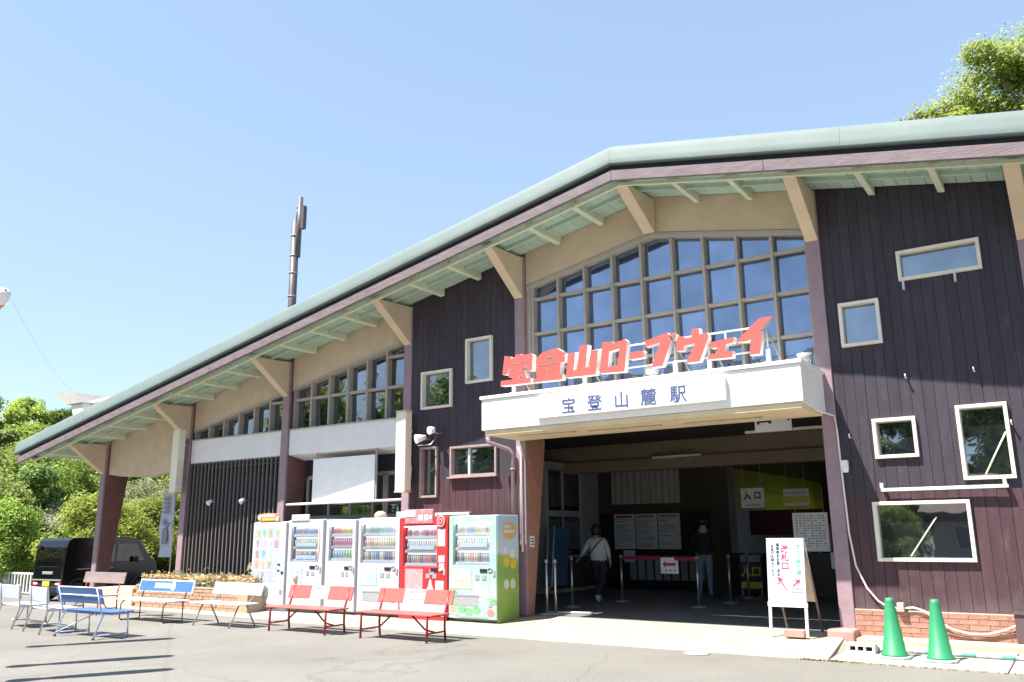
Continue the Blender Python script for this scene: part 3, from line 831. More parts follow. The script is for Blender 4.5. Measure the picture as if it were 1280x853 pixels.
# ------------------------------------------------ slatted screen in the third bay
sl = MB(); sl.box(-0.017,0.017,-0.02,0.02,0,2.72)
slm = sl.mesh('slat', mat('slat_paint',(0.12,0.105,0.10),0.6,0.15,6,0.1))
k = 0; x = -18.64
while x < -15.33:
    inst('slat', slm, B, (x, 0.06, 0.60), world=True); x += 0.1435
m = MB(); m.box(-18.7,-15.3,0.1,0.14,2.30,2.38); m.box(-18.7,-15.3,0.1,0.14,0.62,0.70); m.box(-18.7,-15.3,0.1,0.14,3.2,3.3); bb(m, 'slat_rail', K['dark'])
m = MB(); m.box(-18.6,-15.3,0.7,0.75,0.0,3.7); bb(m, 'screen_backing', K['dark'])
# windows of the fourth bay (ticket office side), set back
m = MB()
y0 = 0.62
m.box(-15.0,-11.6,y0,y0+0.06,1.86,1.98); m.box(-15.0,-11.6,y0,y0+0.06,0.1,1.86); m.box(-15.0,-11.6,y0,y0+0.06,2.84,3.7)
bb(m, 'office_wall', mat('grey_office_wall',(0.20,0.23,0.22),0.6,0.08), bevel=0.003)
m = MB(); m.box(-15.0,-11.6,0.56,0.615,2.90,3.3); bb(m, 'transom_void', K['dark'])
ow = MB()
for xx in (-15.0,-14.30,-13.62,-12.95,-12.62,-12.55,-11.62): ow.box(xx-0.03,xx+0.03,y0-0.02,y0+0.05,1.98,2.84)
ow.box(-15.0,-11.6,y0-0.02,y0+0.05,2.80,2.88)
owf = bb(ow, 'office_window', K['mull'], bevel=0.003)
for a, b in ((-14.97,-14.33),(-14.27,-13.65),(-13.59,-12.98),(-12.92,-12.65),(-12.52,-11.65)):
    pm = MB(); pm.box(a,b,y0+0.01,y0+0.016,1.98,2.8); bb(pm, 'pane', K['glassB'], parent=owf)
pm = MB(); pm.box(-12.5,-11.66,y0+0.03,y0+0.05,2.62,2.79); bb(pm, 'roller_blind', K['cream'], parent=owf)

# ------------------------------------------------ entrance canopy
cp = MB()
cp.hexa([(-8.705,-1.17,3.30),(-3.172,-1.17,3.30),(-3.172,-0.002,3.245),(-8.705,-0.002,3.245),(-8.705,-1.17,3.835),(-3.172,-1.17,3.835),(-3.172,-0.002,3.855),(-8.705,-0.002,3.855)])
bb(cp, 'canopy', K['white'], bevel=0.006)
m = MB(); m.box(-8.66,-3.215,-1.13,-0.01,3.215,3.292)
bb(m, 'canopy_soffit', mat('yellowed_soffit',(0.66,0.55,0.36),0.75,0.1,2.5,0.08,50,streak=(4,0.4,0.6,(0.3,1,1),(0.46,0.36,0.22))))
m = MB(); m.box(-8.73,-3.15,-1.20,-0.0,3.838,3.895); bb(m, 'canopy_coping', K['white'], bevel=0.006)
for a, b, y in ((-8.2,-7.1,-0.75),(-6.9,-5.6,-0.62),(-5.2,-4.0,-0.55)):
    m = MB(); m.tube([(a,y,3.206),(a+0.3,y-0.03,3.206),((a+b)/2,y,3.206),(b,y+0.02,3.206)], 0.010, 6); m.box((a+b)/2-0.04,(a+b)/2+0.04,y-0.04,y+0.04,3.195,3.214); m.box(b-0.04,b+0.03,y-0.03,y+0.05,3.195,3.214)
    bb(m, 'soffit_crack_line', K['conc2'])  # added thin tubes stand for the brownish crack lines in the soffit

# ------------------------------------------------ entrance hall interior
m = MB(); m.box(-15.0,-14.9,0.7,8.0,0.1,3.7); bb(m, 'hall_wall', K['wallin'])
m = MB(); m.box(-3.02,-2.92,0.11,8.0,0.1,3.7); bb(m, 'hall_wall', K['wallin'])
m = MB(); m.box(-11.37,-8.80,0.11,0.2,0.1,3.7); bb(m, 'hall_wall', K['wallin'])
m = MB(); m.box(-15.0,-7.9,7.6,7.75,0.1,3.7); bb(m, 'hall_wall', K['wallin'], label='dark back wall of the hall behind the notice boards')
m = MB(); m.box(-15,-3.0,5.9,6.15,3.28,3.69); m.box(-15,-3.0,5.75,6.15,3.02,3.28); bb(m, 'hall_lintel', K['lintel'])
m = MB(); m.box(-7.95,-7.45,7.3,7.8,0.1,3.7); bb(m, 'hall_pillar', K['wallin'])
# hatch window in the back wall, dark
m = MB(); m.box(-11.15,-8.1,7.56,7.599,0.12,2.05); bb(m, 'counter_front', K['dark'])
for k in range(9):
    m = MB(); m.box(-10.3+k*0.235,-10.12+k*0.235,7.53,7.559,0.35,0.95); bb(m, 'counter_panel', mat('pale_blue_panel',(0.32,0.40,0.46),0.6,0.05) if k in (1,2,3) else K['gray'])
# platform beyond
m = MB(); m.box(-8.2,-2.9,7.8,19,3.215,3.3); bb(m, 'platform_roof', K['black'])
gp = leaf_mat('yellow_green_sheet',(0.20,0.22,0.012),(0.26,0.27,0.02),0.45)
for k in range(10):
    m = MB(); m.box(-8.01,-7.99,8.2+k*0.98,8.2+k*0.98+0.97,2.08,3.213); bb(m, 'green_panel', gp)
m = MB(); m.box(-8.05,-8.012,8.0,18.1,2.9,3.6); bb(m, 'platform_wall', K['black'])
m = MB(); m.box(-8.05,-7.95,8.0,18,0.1,2.078); bb(m, 'platform_wall', K['black'])
m = MB(); m.box(-8.0,-2.9,18,18.1,0.1,3.21); bb(m, 'platform_wall', K['black'])
m = MB(); m.box(-7.6,-3.1,9.2,9.3,1.45,2.08); bb(m, 'gate_beam', K['purpleink'])
for xx in (-7.0,-6.75,-6.1,-5.85):
    m = MB(); m.tube([(xx,9.1,1.42),(xx+0.01,9.1,1.0)],0.018,6); m.tube([(xx-0.1,9.1,0.9),(xx,9.1,1.02),(xx+0.1,9.1,0.9)],0.018,6); bb(m, 'yellow_strap', K['yellow'])
m = MB(); m.box(-7.4,-3.1,7.0,7.1,0.1,1.05); bb(m, 'gate_counter', K['black'])
for (x0,x1,y,z) in ((-8.6,-7.4,5.6,3.30),(-5.5,-3.9,3.2,3.45)):
    m = MB(); m.box(x0,x1,y-0.06,y+0.06,z-0.05,z); bb(m, 'tube_light', K['white'])
# ================================================================== SIGNS ON THE CANOPY
LET = {
'宝': [[(-8.29,4.6),(-8.16,4.57),(-8.14,4.54),(-8.07,4.55),(-8.06,4.59),(-7.95,4.59),(-7.92,4.57),(-7.73,4.57),(-7.7,4.54),(-7.72,4.27),(-7.82,4.28),(-7.82,4.45),(-8.17,4.43),(-8.23,4.26),(-8.34,4.27)],[(-8.19,4.41),(-7.84,4.43),(-7.85,4.34),(-7.96,4.33),(-7.96,4.3),(-7.85,4.31),(-7.86,4.23),(-7.83,4.16),(-7.74,4.14),(-7.75,4.06),(-8.38,4.07),(-8.37,4.16),(-8.13,4.16),(-8.12,4.19),(-8.21,4.21),(-8.2,4.3),(-8.09,4.3),(-8.09,4.32),(-8.19,4.32)],[(-7.99,4.21),(-7.93,4.2),(-7.93,4.16),(-7.99,4.17)]],
'登': [[(-7.62,4.47),(-7.53,4.55),(-7.39,4.58),(-7.29,4.59),(-7.21,4.6),(-7.01,4.47),(-7.08,4.46),(-7.05,4.42),(-7.06,4.35),(-7.14,4.34),(-7.16,4.15),(-7.11,4.14),(-7.12,4.05),(-7.71,4.06),(-7.69,4.11),(-7.62,4.13),(-7.64,4.24),(-7.63,4.35),(-7.64,4.42)],[(-7.45,4.43),(-7.35,4.49),(-7.27,4.43)],[(-7.58,4.33),(-7.19,4.36),(-7.19,4.34),(-7.59,4.31)],[(-7.51,4.25),(-7.25,4.25),(-7.25,4.24),(-7.51,4.24)],[(-7.43,4.17),(-7.38,4.17),(-7.38,4.15),(-7.43,4.14)]],
'山': [[(-6.99,4.48),(-6.85,4.48),(-6.9,4.18),(-6.83,4.18),(-6.77,4.58),(-6.61,4.58),(-6.67,4.2),(-6.6,4.2),(-6.56,4.47),(-6.42,4.47),(-6.48,4.06),(-7.05,4.07)]],
'ロ': [[(-6.34,4.58),(-6.17,4.57),(-6.13,4.54),(-5.93,4.58),(-5.89,4.53),(-5.96,4.05),(-6.41,4.07)],[(-6.22,4.41),(-6.03,4.44),(-6.08,4.17),(-6.25,4.16)]],
'ー': [[(-5.84,4.35),(-5.61,4.35),(-5.61,4.24),(-5.87,4.23)]],
'プ': [[(-5.58,4.5),(-5.19,4.58),(-5.17,4.55),(-5.16,4.46),(-5.13,4.45),(-5.3,4.06),(-5.49,4.06),(-5.32,4.44),(-5.57,4.4)],[(-5.04,4.5),(-5.05,4.48),(-5.07,4.46),(-5.08,4.45),(-5.11,4.45),(-5.13,4.46),(-5.15,4.47),(-5.16,4.5),(-5.17,4.52),(-5.16,4.54),(-5.14,4.56),(-5.12,4.57),(-5.1,4.57),(-5.08,4.56),(-5.06,4.55),(-5.05,4.53)],[(-5.09,4.51),(-5.09,4.49),(-5.1,4.49),(-5.12,4.49),(-5.12,4.5),(-5.13,4.51),(-5.12,4.53),(-5.11,4.54),(-5.1,4.54),(-5.09,4.52)]],
'ウ': [[(-5.03,4.48),(-5.02,4.5),(-4.91,4.48),(-4.91,4.45),(-4.8,4.46),(-4.79,4.58),(-4.67,4.58),(-4.67,4.48),(-4.54,4.49),(-4.53,4.41),(-4.69,4.06),(-4.91,4.06),(-4.74,4.35),(-4.93,4.33),(-4.94,4.26),(-5.06,4.27),(-5.07,4.3)]],
'ェ': [[(-4.51,4.33),(-4.13,4.36),(-4.15,4.28),(-4.26,4.27),(-4.29,4.16),(-4.16,4.15),(-4.18,4.06),(-4.57,4.07),(-4.53,4.15),(-4.42,4.15),(-4.4,4.24),(-4.51,4.24)]],
'イ': [[(-3.73,4.59),(-3.54,4.59),(-3.75,4.41),(-3.7,4.38),(-3.76,4.06),(-3.92,4.06),(-3.88,4.29),(-3.96,4.27),(-4.11,4.28),(-3.88,4.48)]],

}
SG = thing('rooftop_sign', 'big slanted red letters reading 宝登山ロープウェイ standing on white rails above the canopy', 'sign', (-6.0,-1.05,3.9))
edge = K['white']
for ch, sp in LET.items():
    me = curve_shape('letter', sp, -1.05, 0.13, [K['red'], edge], Vector((-6.0,-1.05,3.9)))
    inst('letter', me, SG, (0,0,0))
# white rim plates: each letter sits on a slightly larger white tray made by the rails behind it
m = MB()
m.tube([(-8.2,-0.94,4.485),(-3.85,-0.94,4.485)], 0.015, 6); m.tube([(-8.2,-0.94,4.125),(-3.85,-0.94,4.125)], 0.015, 6)
for x in (-8.17,-7.4,-6.748,-5.95,-5.5,-5.133,-4.578,-4.30,-3.677): m.tube([(x,-0.94,4.125),(x,-0.94,4.485)], 0.011, 6)
m.build('rail', K['white'], SG, world=True)
for x in (-8.17,-6.748,-5.133,-4.578,-3.677):
    m = MB(); m.box(x-0.03,x+0.03,-0.97,-0.91,3.90,4.14); m.box(x-0.05,x+0.05,-1.02,-0.90,3.896,3.94); m.build('post', K['white'], SG, world=True, bevel=0.006)
    m = MB(); m.tube([(x,-0.93,4.45),(x+0.06,-0.35,3.90)], 0.016, 6); m.build('brace', K['gray'], SG, world=True)
# floodlights lying on the canopy
for i, (x, y, lb) in enumerate(((-5.62,-0.75,'white floodlight on the canopy behind the red ー stroke'),(-3.32,-0.35,'small dark floodlight at the right end of the canopy top'))):
    f = thing('floodlight', lb, 'lamp', (x,y,3.90), group='floodlights on the canopy')
    m = MB(); m.tube([(0,0,0),(0,0,0.1)],0.015,6); m.build('stem', K['gray'], f)
    m = MB(); m.lathe([(0.05,0.09),(0.10,0.12),(0.115,0.22),(0.02,0.22)],14); m.build('housing', K['white'] if i == 0 else K['gray'], f)

NB = thing('name_board', 'white board with navy letters 宝登山麓駅 on the canopy front', 'sign', (-5.89,-1.25,3.40))
m = MB(); m.box(-7.53,-4.25,-1.25,-1.172,3.405,3.755); m.build('board', K['white'], NB, world=True, bevel=0.004)
for ch, x in zip('宝登山麓駅', (-6.889,-6.411,-5.933,-5.470,-4.983)):
    inst('letter', text_mesh(ch, 0.275, K['navy'], 0.0025, 0.006), NB, (x,-1.251,3.548), world=True)

# ================================================================== FITTINGS ON THE FACADE
for (x, z0, lb) in ((-11.35,2.36,'tall cream light box on the column left of the dark boarded wall'),(-18.83,2.58,'tall cream light box on the column left of the slatted screen')):
    t = thing('light_box', lb, 'light', (x,-0.22,z0), group='light boxes on the columns')
    m = MB(); m.box(-0.13,0.13,-0.1,0.1,0.03,1.60); m.build('diffuser', mat('cream_plastic',(0.74,0.70,0.56),0.5,0.04), t, bevel=0.012)
    m = MB(); m.box(-0.135,0.135,-0.105,0.105,0,0.03); m.box(-0.135,0.135,-0.105,0.105,1.60,1.63); m.build('cap', K['cream'], t)
    m = MB(); m.box(-0.05,0.05,0.1,0.215,1.2,1.26); m.box(-0.05,0.05,0.1,0.215,0.3,0.36); m.build('bracket', K['gray'], t)

t = thing('white_screen', 'blank white screen board hung below the white band above the vending machines', 'board', (-12.9,-0.3,2.2))
m = MB(); m.box(-14.28,-12.42,0.09,0.11,2.235,3.20); m.build('panel', K['white'], t, world=True, bevel=0.003)
m = MB(); m.tube([(-15.05,0.06,2.225),(-11.62,0.06,2.235)], 0.028, 8); m.build('bar', K['white'], t, world=True)
for x in (-14.2,-12.40):
    m = MB(); m.box(x-0.02,x+0.02,0.115,0.14,2.25,3.36); m.build('hanger', K['gray'], t, world=True)

def floodlamp(x, z, big, lb):
    f = thing('floodlight', lb, 'lamp', (x,-0.02,z), group='floodlights over the narrow window')
    m = MB(); m.tube([(0,0.05,0),(0,-0.12,-0.02),(-0.02,-0.2,0.02)],0.014,6); m.build('arm', K['gray'], f)
    m = MB()
    if big: m.tube([(-0.04,-0.16,0.05),(-0.07,-0.27,0.03)],[0.06,0.08],14)
    else: m.tube([(0.02,-0.12,0.03),(-0.08,-0.3,-0.02)],[0.04,0.095],14)
    m.build('lamp_head', K['white'], f)
    return f
floodlamp(-10.56,3.50,True,'round white floodlight, the higher one above the narrow brown window')
floodlamp(-10.86,3.40,False,'flared white floodlight, the lower one above the narrow brown window')
t = thing('cable_bracket', 'thin white bracket on the wall directly above the narrow brown window', 'bracket', (-10.87,0.0,3.27))
m = MB(); m.tube([(-0.16,0.02,0.02),(-0.16,-0.14,0),(0.16,-0.14,0),(0.2,0.02,0.2)],0.012,6); m.build('rod', K['silver'], t)
t = thing('cable_coil', 'white meter and coiled cable on the column beside the narrow window', 'meter', (-11.38,-0.03,2.72))
m = MB(); m.box(-0.09,0.09,-0.11,0.02,0.0,0.20); m.build('housing', K['white'], t, bevel=0.03, seg=2)
m = MB()
for k in range(3): m.tube([(0.02+0.11*math.cos(a*PI/9),-0.06-0.02*k,-0.08+0.13*math.sin(a*PI/9)) for a in range(19)],0.012,6)
m.tube([(0.06,-0.03,-0.1),(0.13,0.02,-0.6),(0.15,0.03,-1.6)],0.010,6); m.build('cable', K['rubber'], t)

# downpipes beside the entrance column
t = thing('downpipe', 'pink downpipe running from under the canopy down the left entrance column', 'pipe', (-8.72,-0.08,0.1))
m = MB(); m.tube([(-9.17,-0.35,3.30),(-9.16,-0.34,3.20),(-8.85,-0.14,3.06),(-8.80,-0.07,2.98),(-8.80,-0.07,0.14)],0.042,10); m.build('pipe', K['purple'], t, world=True)
m = MB()
for z in (0.7,1.7,2.7): m.tube([(-8.80,-0.07,z-0.02),(-8.80,-0.07,z+0.02)],0.052,10)
m.build('clip', K['purple'], t, world=True)
t = thing('conduit', 'thin pale conduit on the left entrance column next to the downpipe', 'pipe', (-8.66,-0.03,1.2))
m = MB(); m.tube([(-8.70,-0.05,3.1),(-8.64,-0.03,2.95),(-8.64,-0.03,1.22)],0.022,8); m.build('pipe', K['cable'], t, world=True)

# fittings on the right wall
t = thing('wall_rail', 'horizontal cream handrail fixed to the brown wall above the big right window', 'rail', (-1.72,-0.05,2.08))
m = MB(); m.box(-2.50,-0.93,-0.09,-0.04,2.07,2.115); m.build('bar', K['frame'], t, world=True, bevel=0.004)
for x in (-2.49,-0.97):
    m = MB(); m.box(x-0.02,x+0.02,-0.085,0.03,2.117,2.19); m.build('bracket', K['frame'], t, world=True)
for (x,z,lb) in ((-2.02,3.66,'small white hook, upper left of the two high on the boards'),(-1.155,3.66,'small white hook high on the boards above the tall right window'),
              (-2.86,2.865,'small white hook beside the small square right window'),(-0.80,2.90,'small white hook at the right edge of the tall window')):
    t = thing('wall_hook', lb, 'hook', (x,0.02,z), group='hooks on the right wall')
    m = MB(); m.tube([(0,0.02,0),(0,-0.09,0.0),(0.0,-0.10,0.05)],0.012,6); m.build('hook', K['white'], t)
t = thing('junction_box', 'white junction box on the wall edge next to the right entrance column', 'box', (-2.97,-0.03,2.46))
m = MB(); m.box(-0.045,0.05,-0.06,0.03,-0.06,0.08); m.box(-0.02,0.06,-0.08,-0.06,-0.1,-0.02); m.build('housing', K['white'], t, bevel=0.008)
t = thing('cable_box', 'grey-beige outlet box on the bricks behind the left green cone', 'box', (-2.41,-0.05,0.47))
m = MB(); m.box(-0.045,0.045,-0.05,0.04,-0.02,0.10); m.build('housing', K['conc2'], t, bevel=0.006)
t = thing('conduit', 'long white cable looping down the right entrance column and along the brick base', 'cable', (-2.5,-0.05,0.3))
m = MB()
m.tube([(-3.12,-0.8,3.21),(-3.05,-0.03,3.2),(-3.03,-0.03,3.0),(-3.02,-0.03,2.4),(-3.00,-0.03,1.5),(-2.95,-0.03,1.05),(-2.83,-0.03,0.75),(-2.70,-0.03,0.58),(-2.58,-0.03,0.505),(-2.42,-0.05,0.49),(-2.25,-0.05,0.51),(-2.12,-0.05,0.47),(-1.97,-0.05,0.34),(-1.80,-0.05,0.25),(-1.6,-0.05,0.205),(-1.4,-0.05,0.21),(-1.2,-0.05,0.27),(-1.0,-0.05,0.36),(-0.6,-0.05,0.55)],0.013,8)
m.build('cable', K['cable'], t, world=True)
t = thing('conduit', 'thin dark cable sagging along the foot of the right brick base', 'cable', (-1.6,-0.05,0.2))
m = MB(); m.tube([(-1.98,-0.03,0.24),(-1.8,-0.03,0.18),(-1.55,-0.03,0.14),(-1.35,-0.03,0.165),(-1.22,-0.03,0.2),(-1.06,-0.03,0.24)],0.007,6); m.build('cable', K['oldwood'], t, world=True)
t = thing('meter_cabinet', 'low dark brown cabinet standing against the bricks at the right edge', 'cabinet', (-0.85,-0.03,0.12))
m = MB(); m.box(-1.07,-0.5,-0.10,-0.016,0.12,0.47); m.build('cabinet_body', K['board'], t, world=True, bevel=0.006)
m = MB(); m.box(-1.08,-0.49,-0.12,-0.016,0.471,0.50); m.build('lid', K['board'], t, world=True)
t = thing('notice', 'small white notice stuck on the left entrance column', 'notice', (-8.56,0.16,1.38))
m = MB(); m.box(-8.571,-8.562,0.12,0.26,1.30,1.50); m.build('sheet', K['paper'], t, world=True)
m = MB()
for k in range(3): m.box(-8.561,-8.559,0.14,0.24,1.34+k*0.05,1.36+k*0.05)
m.build('print', K['ink'], t, world=True)

# ================================================================== ANTENNA MAST, TOWER, CABLE, STREAMERS
t = thing('antenna_mast', 'slim dark steel antenna mast rising behind the left roof slope', 'antenna', (-20.98,5.0,5.0))
mastm = mat('mast_paint',(0.085,0.07,0.08),0.5,0.15,6)
m = MB(); m.tube([(0.03,0,0),(0,0,6.82)],0.135,14); m.build('pole', mastm, t)
for z in (4.2,5.0,5.6,6.3):
    m = MB(); m.tube([(0,0,z),(0,0,z+0.04)],0.15,14); m.build('collar', K['gray'], t)
for pa, ra in (([(0.06,0,6.8),(0.08,0,7.35)],0.04),([(0.05,0,7.3),(0.2,0,7.3)],0.05),([(0.05,0,6.9),(0.2,0,6.9)],0.05),([(0.1,0,6.2),(0.2,0,6.2)],0.05),([(0.1,0,5.62),(0.2,0,5.62)],0.05),([(0.05,0,5.2),(0.17,0,5.6)],0.015)):
    m = MB(); m.tube(pa, ra, 8); m.build('arm', mastm, t)
m = MB(); m.tube([(0.18,0,5.55),(0.19,0,7.66)],0.085,12); m.build('antenna', mastm, t)
m = MB(); m.box(0.30,0.44,-0.07,0.07,6.50,7.30); m.tube([(0.2,0,6.7),(0.32,0,6.7)],0.025,6); m.tube([(0.2,0,7.1),(0.32,0,7.1)],0.025,6); m.build('antenna_panel', mastm, t)

tw = thing('cable_tower', 'pale grey ropeway pylon head showing above the left end of the roof', 'tower', (-39.3,8.6,0))
m = MB(); m.tube([(0,0,0),(0,0,7.0)],[0.9,0.55],10); m.build('tower_leg', K['whiteband'], tw)
m = MB(); m.hexa([(-0.1,-0.4,6.4),(0.7,-0.4,6.4),(0.7,0.4,6.4),(-0.1,0.4,6.4),(-0.55,-0.5,7.75),(0.45,-0.5,7.75),(0.45,0.5,7.75),(-0.55,0.5,7.75)]); m.build('tower_column', K['white'], tw)
m = MB(); m.hexa([(-0.75,-0.6,7.76),(0.5,-0.6,7.76),(0.5,0.6,7.76),(-0.75,0.6,7.76),(-2.0,-0.6,8.50),(0.1,-0.6,8.25),(0.1,0.6,8.25),(-2.0,0.6,8.50)]); m.build('tower_head', K['conc2'], tw)
m = MB(); m.tube([(0.2,0,7.8),(3.6,0,7.9)],0.12,8); m.tube([(0.3,0,6.7),(1.6,0,7.8)],0.08,8); m.build('arm', K['white'], tw)
TT = Vector((-39.3,8.6,8.15)); PP = Vector((-18.3,-4.84,6.5))
dv = (PP-TT)
def cabpt(s):
    p = TT + dv*s
    return p - Vector((0,0,0.55*4*max(0,s)*(1-s) if s < 1 else 0))
t = thing('cable', 'thin cable running from the pylon down to the left edge of the picture', 'cable', TT)
m = MB(); m.tube([cabpt(s/16)-TT for s in range(0,29)],0.0025,5); m.build('wire', K['gray'], t)
STRM = [(1.028,0.60,'white and orange cloth streamer hanging on the cable at the left edge',K['white']),
        (1.20,3.6,'long white cloth streamer hanging on the cable nearest the first one',K['white']),
        (1.285,3.4,'long blue cloth streamer hanging in the middle of the cable',K['benchblue']),
        (1.335,3.0,'long red cloth streamer hanging at the near end of the cable',K['red'])]
orange = mat('orange_cloth',(0.85,0.30,0.07),0.7,0.06)
for s, L_, lb, mt in STRM:
    p = cabpt(s)
    t = thing('streamer', lb, 'streamer', p, group='streamers on the cable')
    m = MB(); d = Vector((-0.75,-0.1,-0.75)).normalized() if L_ < 1 else Vector((0.06,0.03,-1)).normalized()
    e = d*L_
    m.tube([(0,0,0), e*0.02, e*0.25, e*0.6, e*0.85, e],[0.02,0.13,0.16,0.12,0.08,0.14],10); m.build('body', mt, t)
    m = MB(); m.tube([e*0.5, e*0.75],[0.145 if L_>1 else 0.15,0.115],10); m.build('band', orange, t)
    m = MB(); m.tube([(0,0,0.03),(0,0,-0.05)],0.03,6); m.build('ring', K['gray'], t)

# ================================================================== VENDING MACHINES
PAL = [(0.75,0.30,0.28),(0.35,0.55,0.80),(0.80,0.66,0.25),(0.40,0.66,0.42),(0.80,0.78,0.72),(0.30,0.33,0.42),(0.55,0.40,0.62),(0.82,0.50,0.30)]
PICT = [mat('ice_print_%d' % i, tuple(0.50*v+0.06 for v in c), 0.4, 0.06) for i, c in enumerate(PAL)]
PAL = [tuple(0.7*v+0.2 for v in c) if i != 5 else c for i, c in enumerate(PAL)]
CAN = [mat('drink_%s' % n, c, 0.35, 0.06) for n, c in zip(('red','blue','yellow','green','white','dark','violet','orange'), PAL)]
PASTEL_PINK = mat('drink_pink',(0.72,0.42,0.55),0.35,0.06)
def recess_door(w, h, wx0, wx1, wz0, wz1, y0=0.0, y1=0.07):
    m = MB()
    m.box(0.012,wx0,y0,y1,0.09,h-0.012); m.box(wx1,w-0.012,y0,y1,0.09,h-0.012)
    m.box(wx0,wx1,y0,y1,0.09,wz0); m.box(wx0,wx1,y0,y1,wz1,h-0.012)
    return m
def vending(x0, x1, h, label, skin, door, shelves, win, banner=None, lower=None, side=None):
    w = x1-x0
    t = thing('vending_machine', label, 'vending machine', (x0,-0.90,0.035), group='vending machines in a row by the wall')
    m = MB(); m.box(0,w,0.16,0.66,0.0,h); m.box(0,0.03,0.072,0.16,0.07,h); m.box(w-0.03,w,0.072,0.16,0.07,h); m.box(0.03,w-0.03,0.072,0.16,h-0.05,h); m.box(0.03,w-0.03,0.072,0.16,0.07,win[2])
    m.build('cabinet', skin, t, bevel=0.008)
    m = MB(); m.box(0.05,w-0.05,0.12,0.62,-0.034,0.0); m.build('plinth', K['black'], t)
    m = recess_door(w,h,*win); m.build('door', door, t, bevel=0.006)
    m = MB(); m.box(win[0]+0.002,win[1]-0.002,0.02,0.026,win[2]+0.002,win[3]-0.002); m.build('pane', K['glassV'], t)
    m = MB(); m.box(win[0],win[1],0.135,0.158,win[2],win[3]); m.build('back_panel', K['shelfback'], t)
    m = MB(); m.box(win[0]+0.01,win[1]-0.01,0.03,0.06,win[3]-0.02,win[3]-0.003); m.build('display_lamp', K['vlamp'], t)
    n = len(shelves); H = (win[3]-win[2])/n
    for i, sh in enumerate(shelves):
        zb = win[3]-(i+1)*H
        m = MB(); m.box(win[0]+0.003,win[1]-0.003,0.045,0.134,zb+0.004,zb+0.055); sf = m.build('shelf', K['vend'], t)
        m = MB(); cnt = sh.get('n',12)
        for k in range(cnt):
            xx = win[0]+0.05+(win[1]-win[0]-0.1)*(k+0.5)/cnt
            m.box(xx-0.017,xx+0.017,0.038,0.0445,zb+0.018,zb+0.044)
        tag(m.build('price_button', sh.get('btn',K['gray'] if i%2 else CAN[1]), sf), kind='stuff')
        m = MB(); cols = sh['c']; 
        for k in range(cnt):
            m.mi = cols[(k*len(cols))//cnt] if sh.get('block') else random.choice(cols)
            xx = win[0]+0.03+(win[1]-win[0]-0.06)*(k+0.5)/cnt; rr_ = (win[1]-win[0]-0.06)/cnt*0.40; hh = min(H-0.085, sh.get('h',0.2))
            m.lathe([(rr_,0),(rr_,hh*0.68),(rr_*0.45,hh*0.86),(rr_*0.42,hh)] if sh.get('bottle',True) else [(rr_,0),(rr_,hh*0.94),(rr_*0.8,hh)], 8, (xx,0.088,zb+0.056))
        tag(m.build('drink_row', CAN+[PASTEL_PINK], t), kind='stuff')
        if sh.get('panel'):
            m = MB(); m.box(win[0]+0.12,win[1]-0.08,0.034,0.036,zb+0.06,zb+0.06+H*0.3); m.build('price_strip', sh['panel'], t)
    # lower fittings
    m = MB(); m.box(w*0.15,w*0.62,-0.006,0.0,0.30,0.46); m.build('delivery_flap', K['silver'] if lower != 'red' else K['vendred'], t, bevel=0.004)
    m = MB(); m.box(w*0.14,w*0.63,-0.012,-0.0,0.462,0.49); m.build('flap_lip', K['gray'], t)
    m = MB(); m.box(w*0.24,w*0.80,-0.005,0.0,0.105,0.135); m.build('kick_vent', K['gray'], t)
    m = MB(); m.box(w*0.66,w*0.80,-0.012,0.0,0.86,0.92); m.build('bill_slot', K['black'], t)
    m = MB(); m.tube([(w*0.86+0.045*math.cos(a*PI/7),-0.008,0.905+0.035*math.sin(a*PI/7)) for a in range(15)],0.009,6); m.build('coin_lever', K['gray'], t)
    m = MB(); m.box(w*0.92,w*0.96,-0.015,0.0,0.80,0.90); m.build('lock', K['gray'], t)
    m = MB(); m.box(w*0.56,w*0.64,-0.010,0.0,0.74,0.82); m.build('keypad', K['gray'], t)
    m = MB(); m.box(w*0.70,w*0.78,-0.010,0.0,0.74,0.82); m.build('card_reader', K['silver'], t)
    m = MB(); m.box(w*0.83,w*0.89,-0.008,0.0,0.30,0.36); m.build('coin_return', K['gray'], t)
    if banner:
        for (a,b,c,d_,mt,tx,tm) in banner:
            m = MB(); m.box(a,b,-0.02,0.02,c,d_); bo = m.build('top_banner', mt, t, bevel=0.01)
    return t
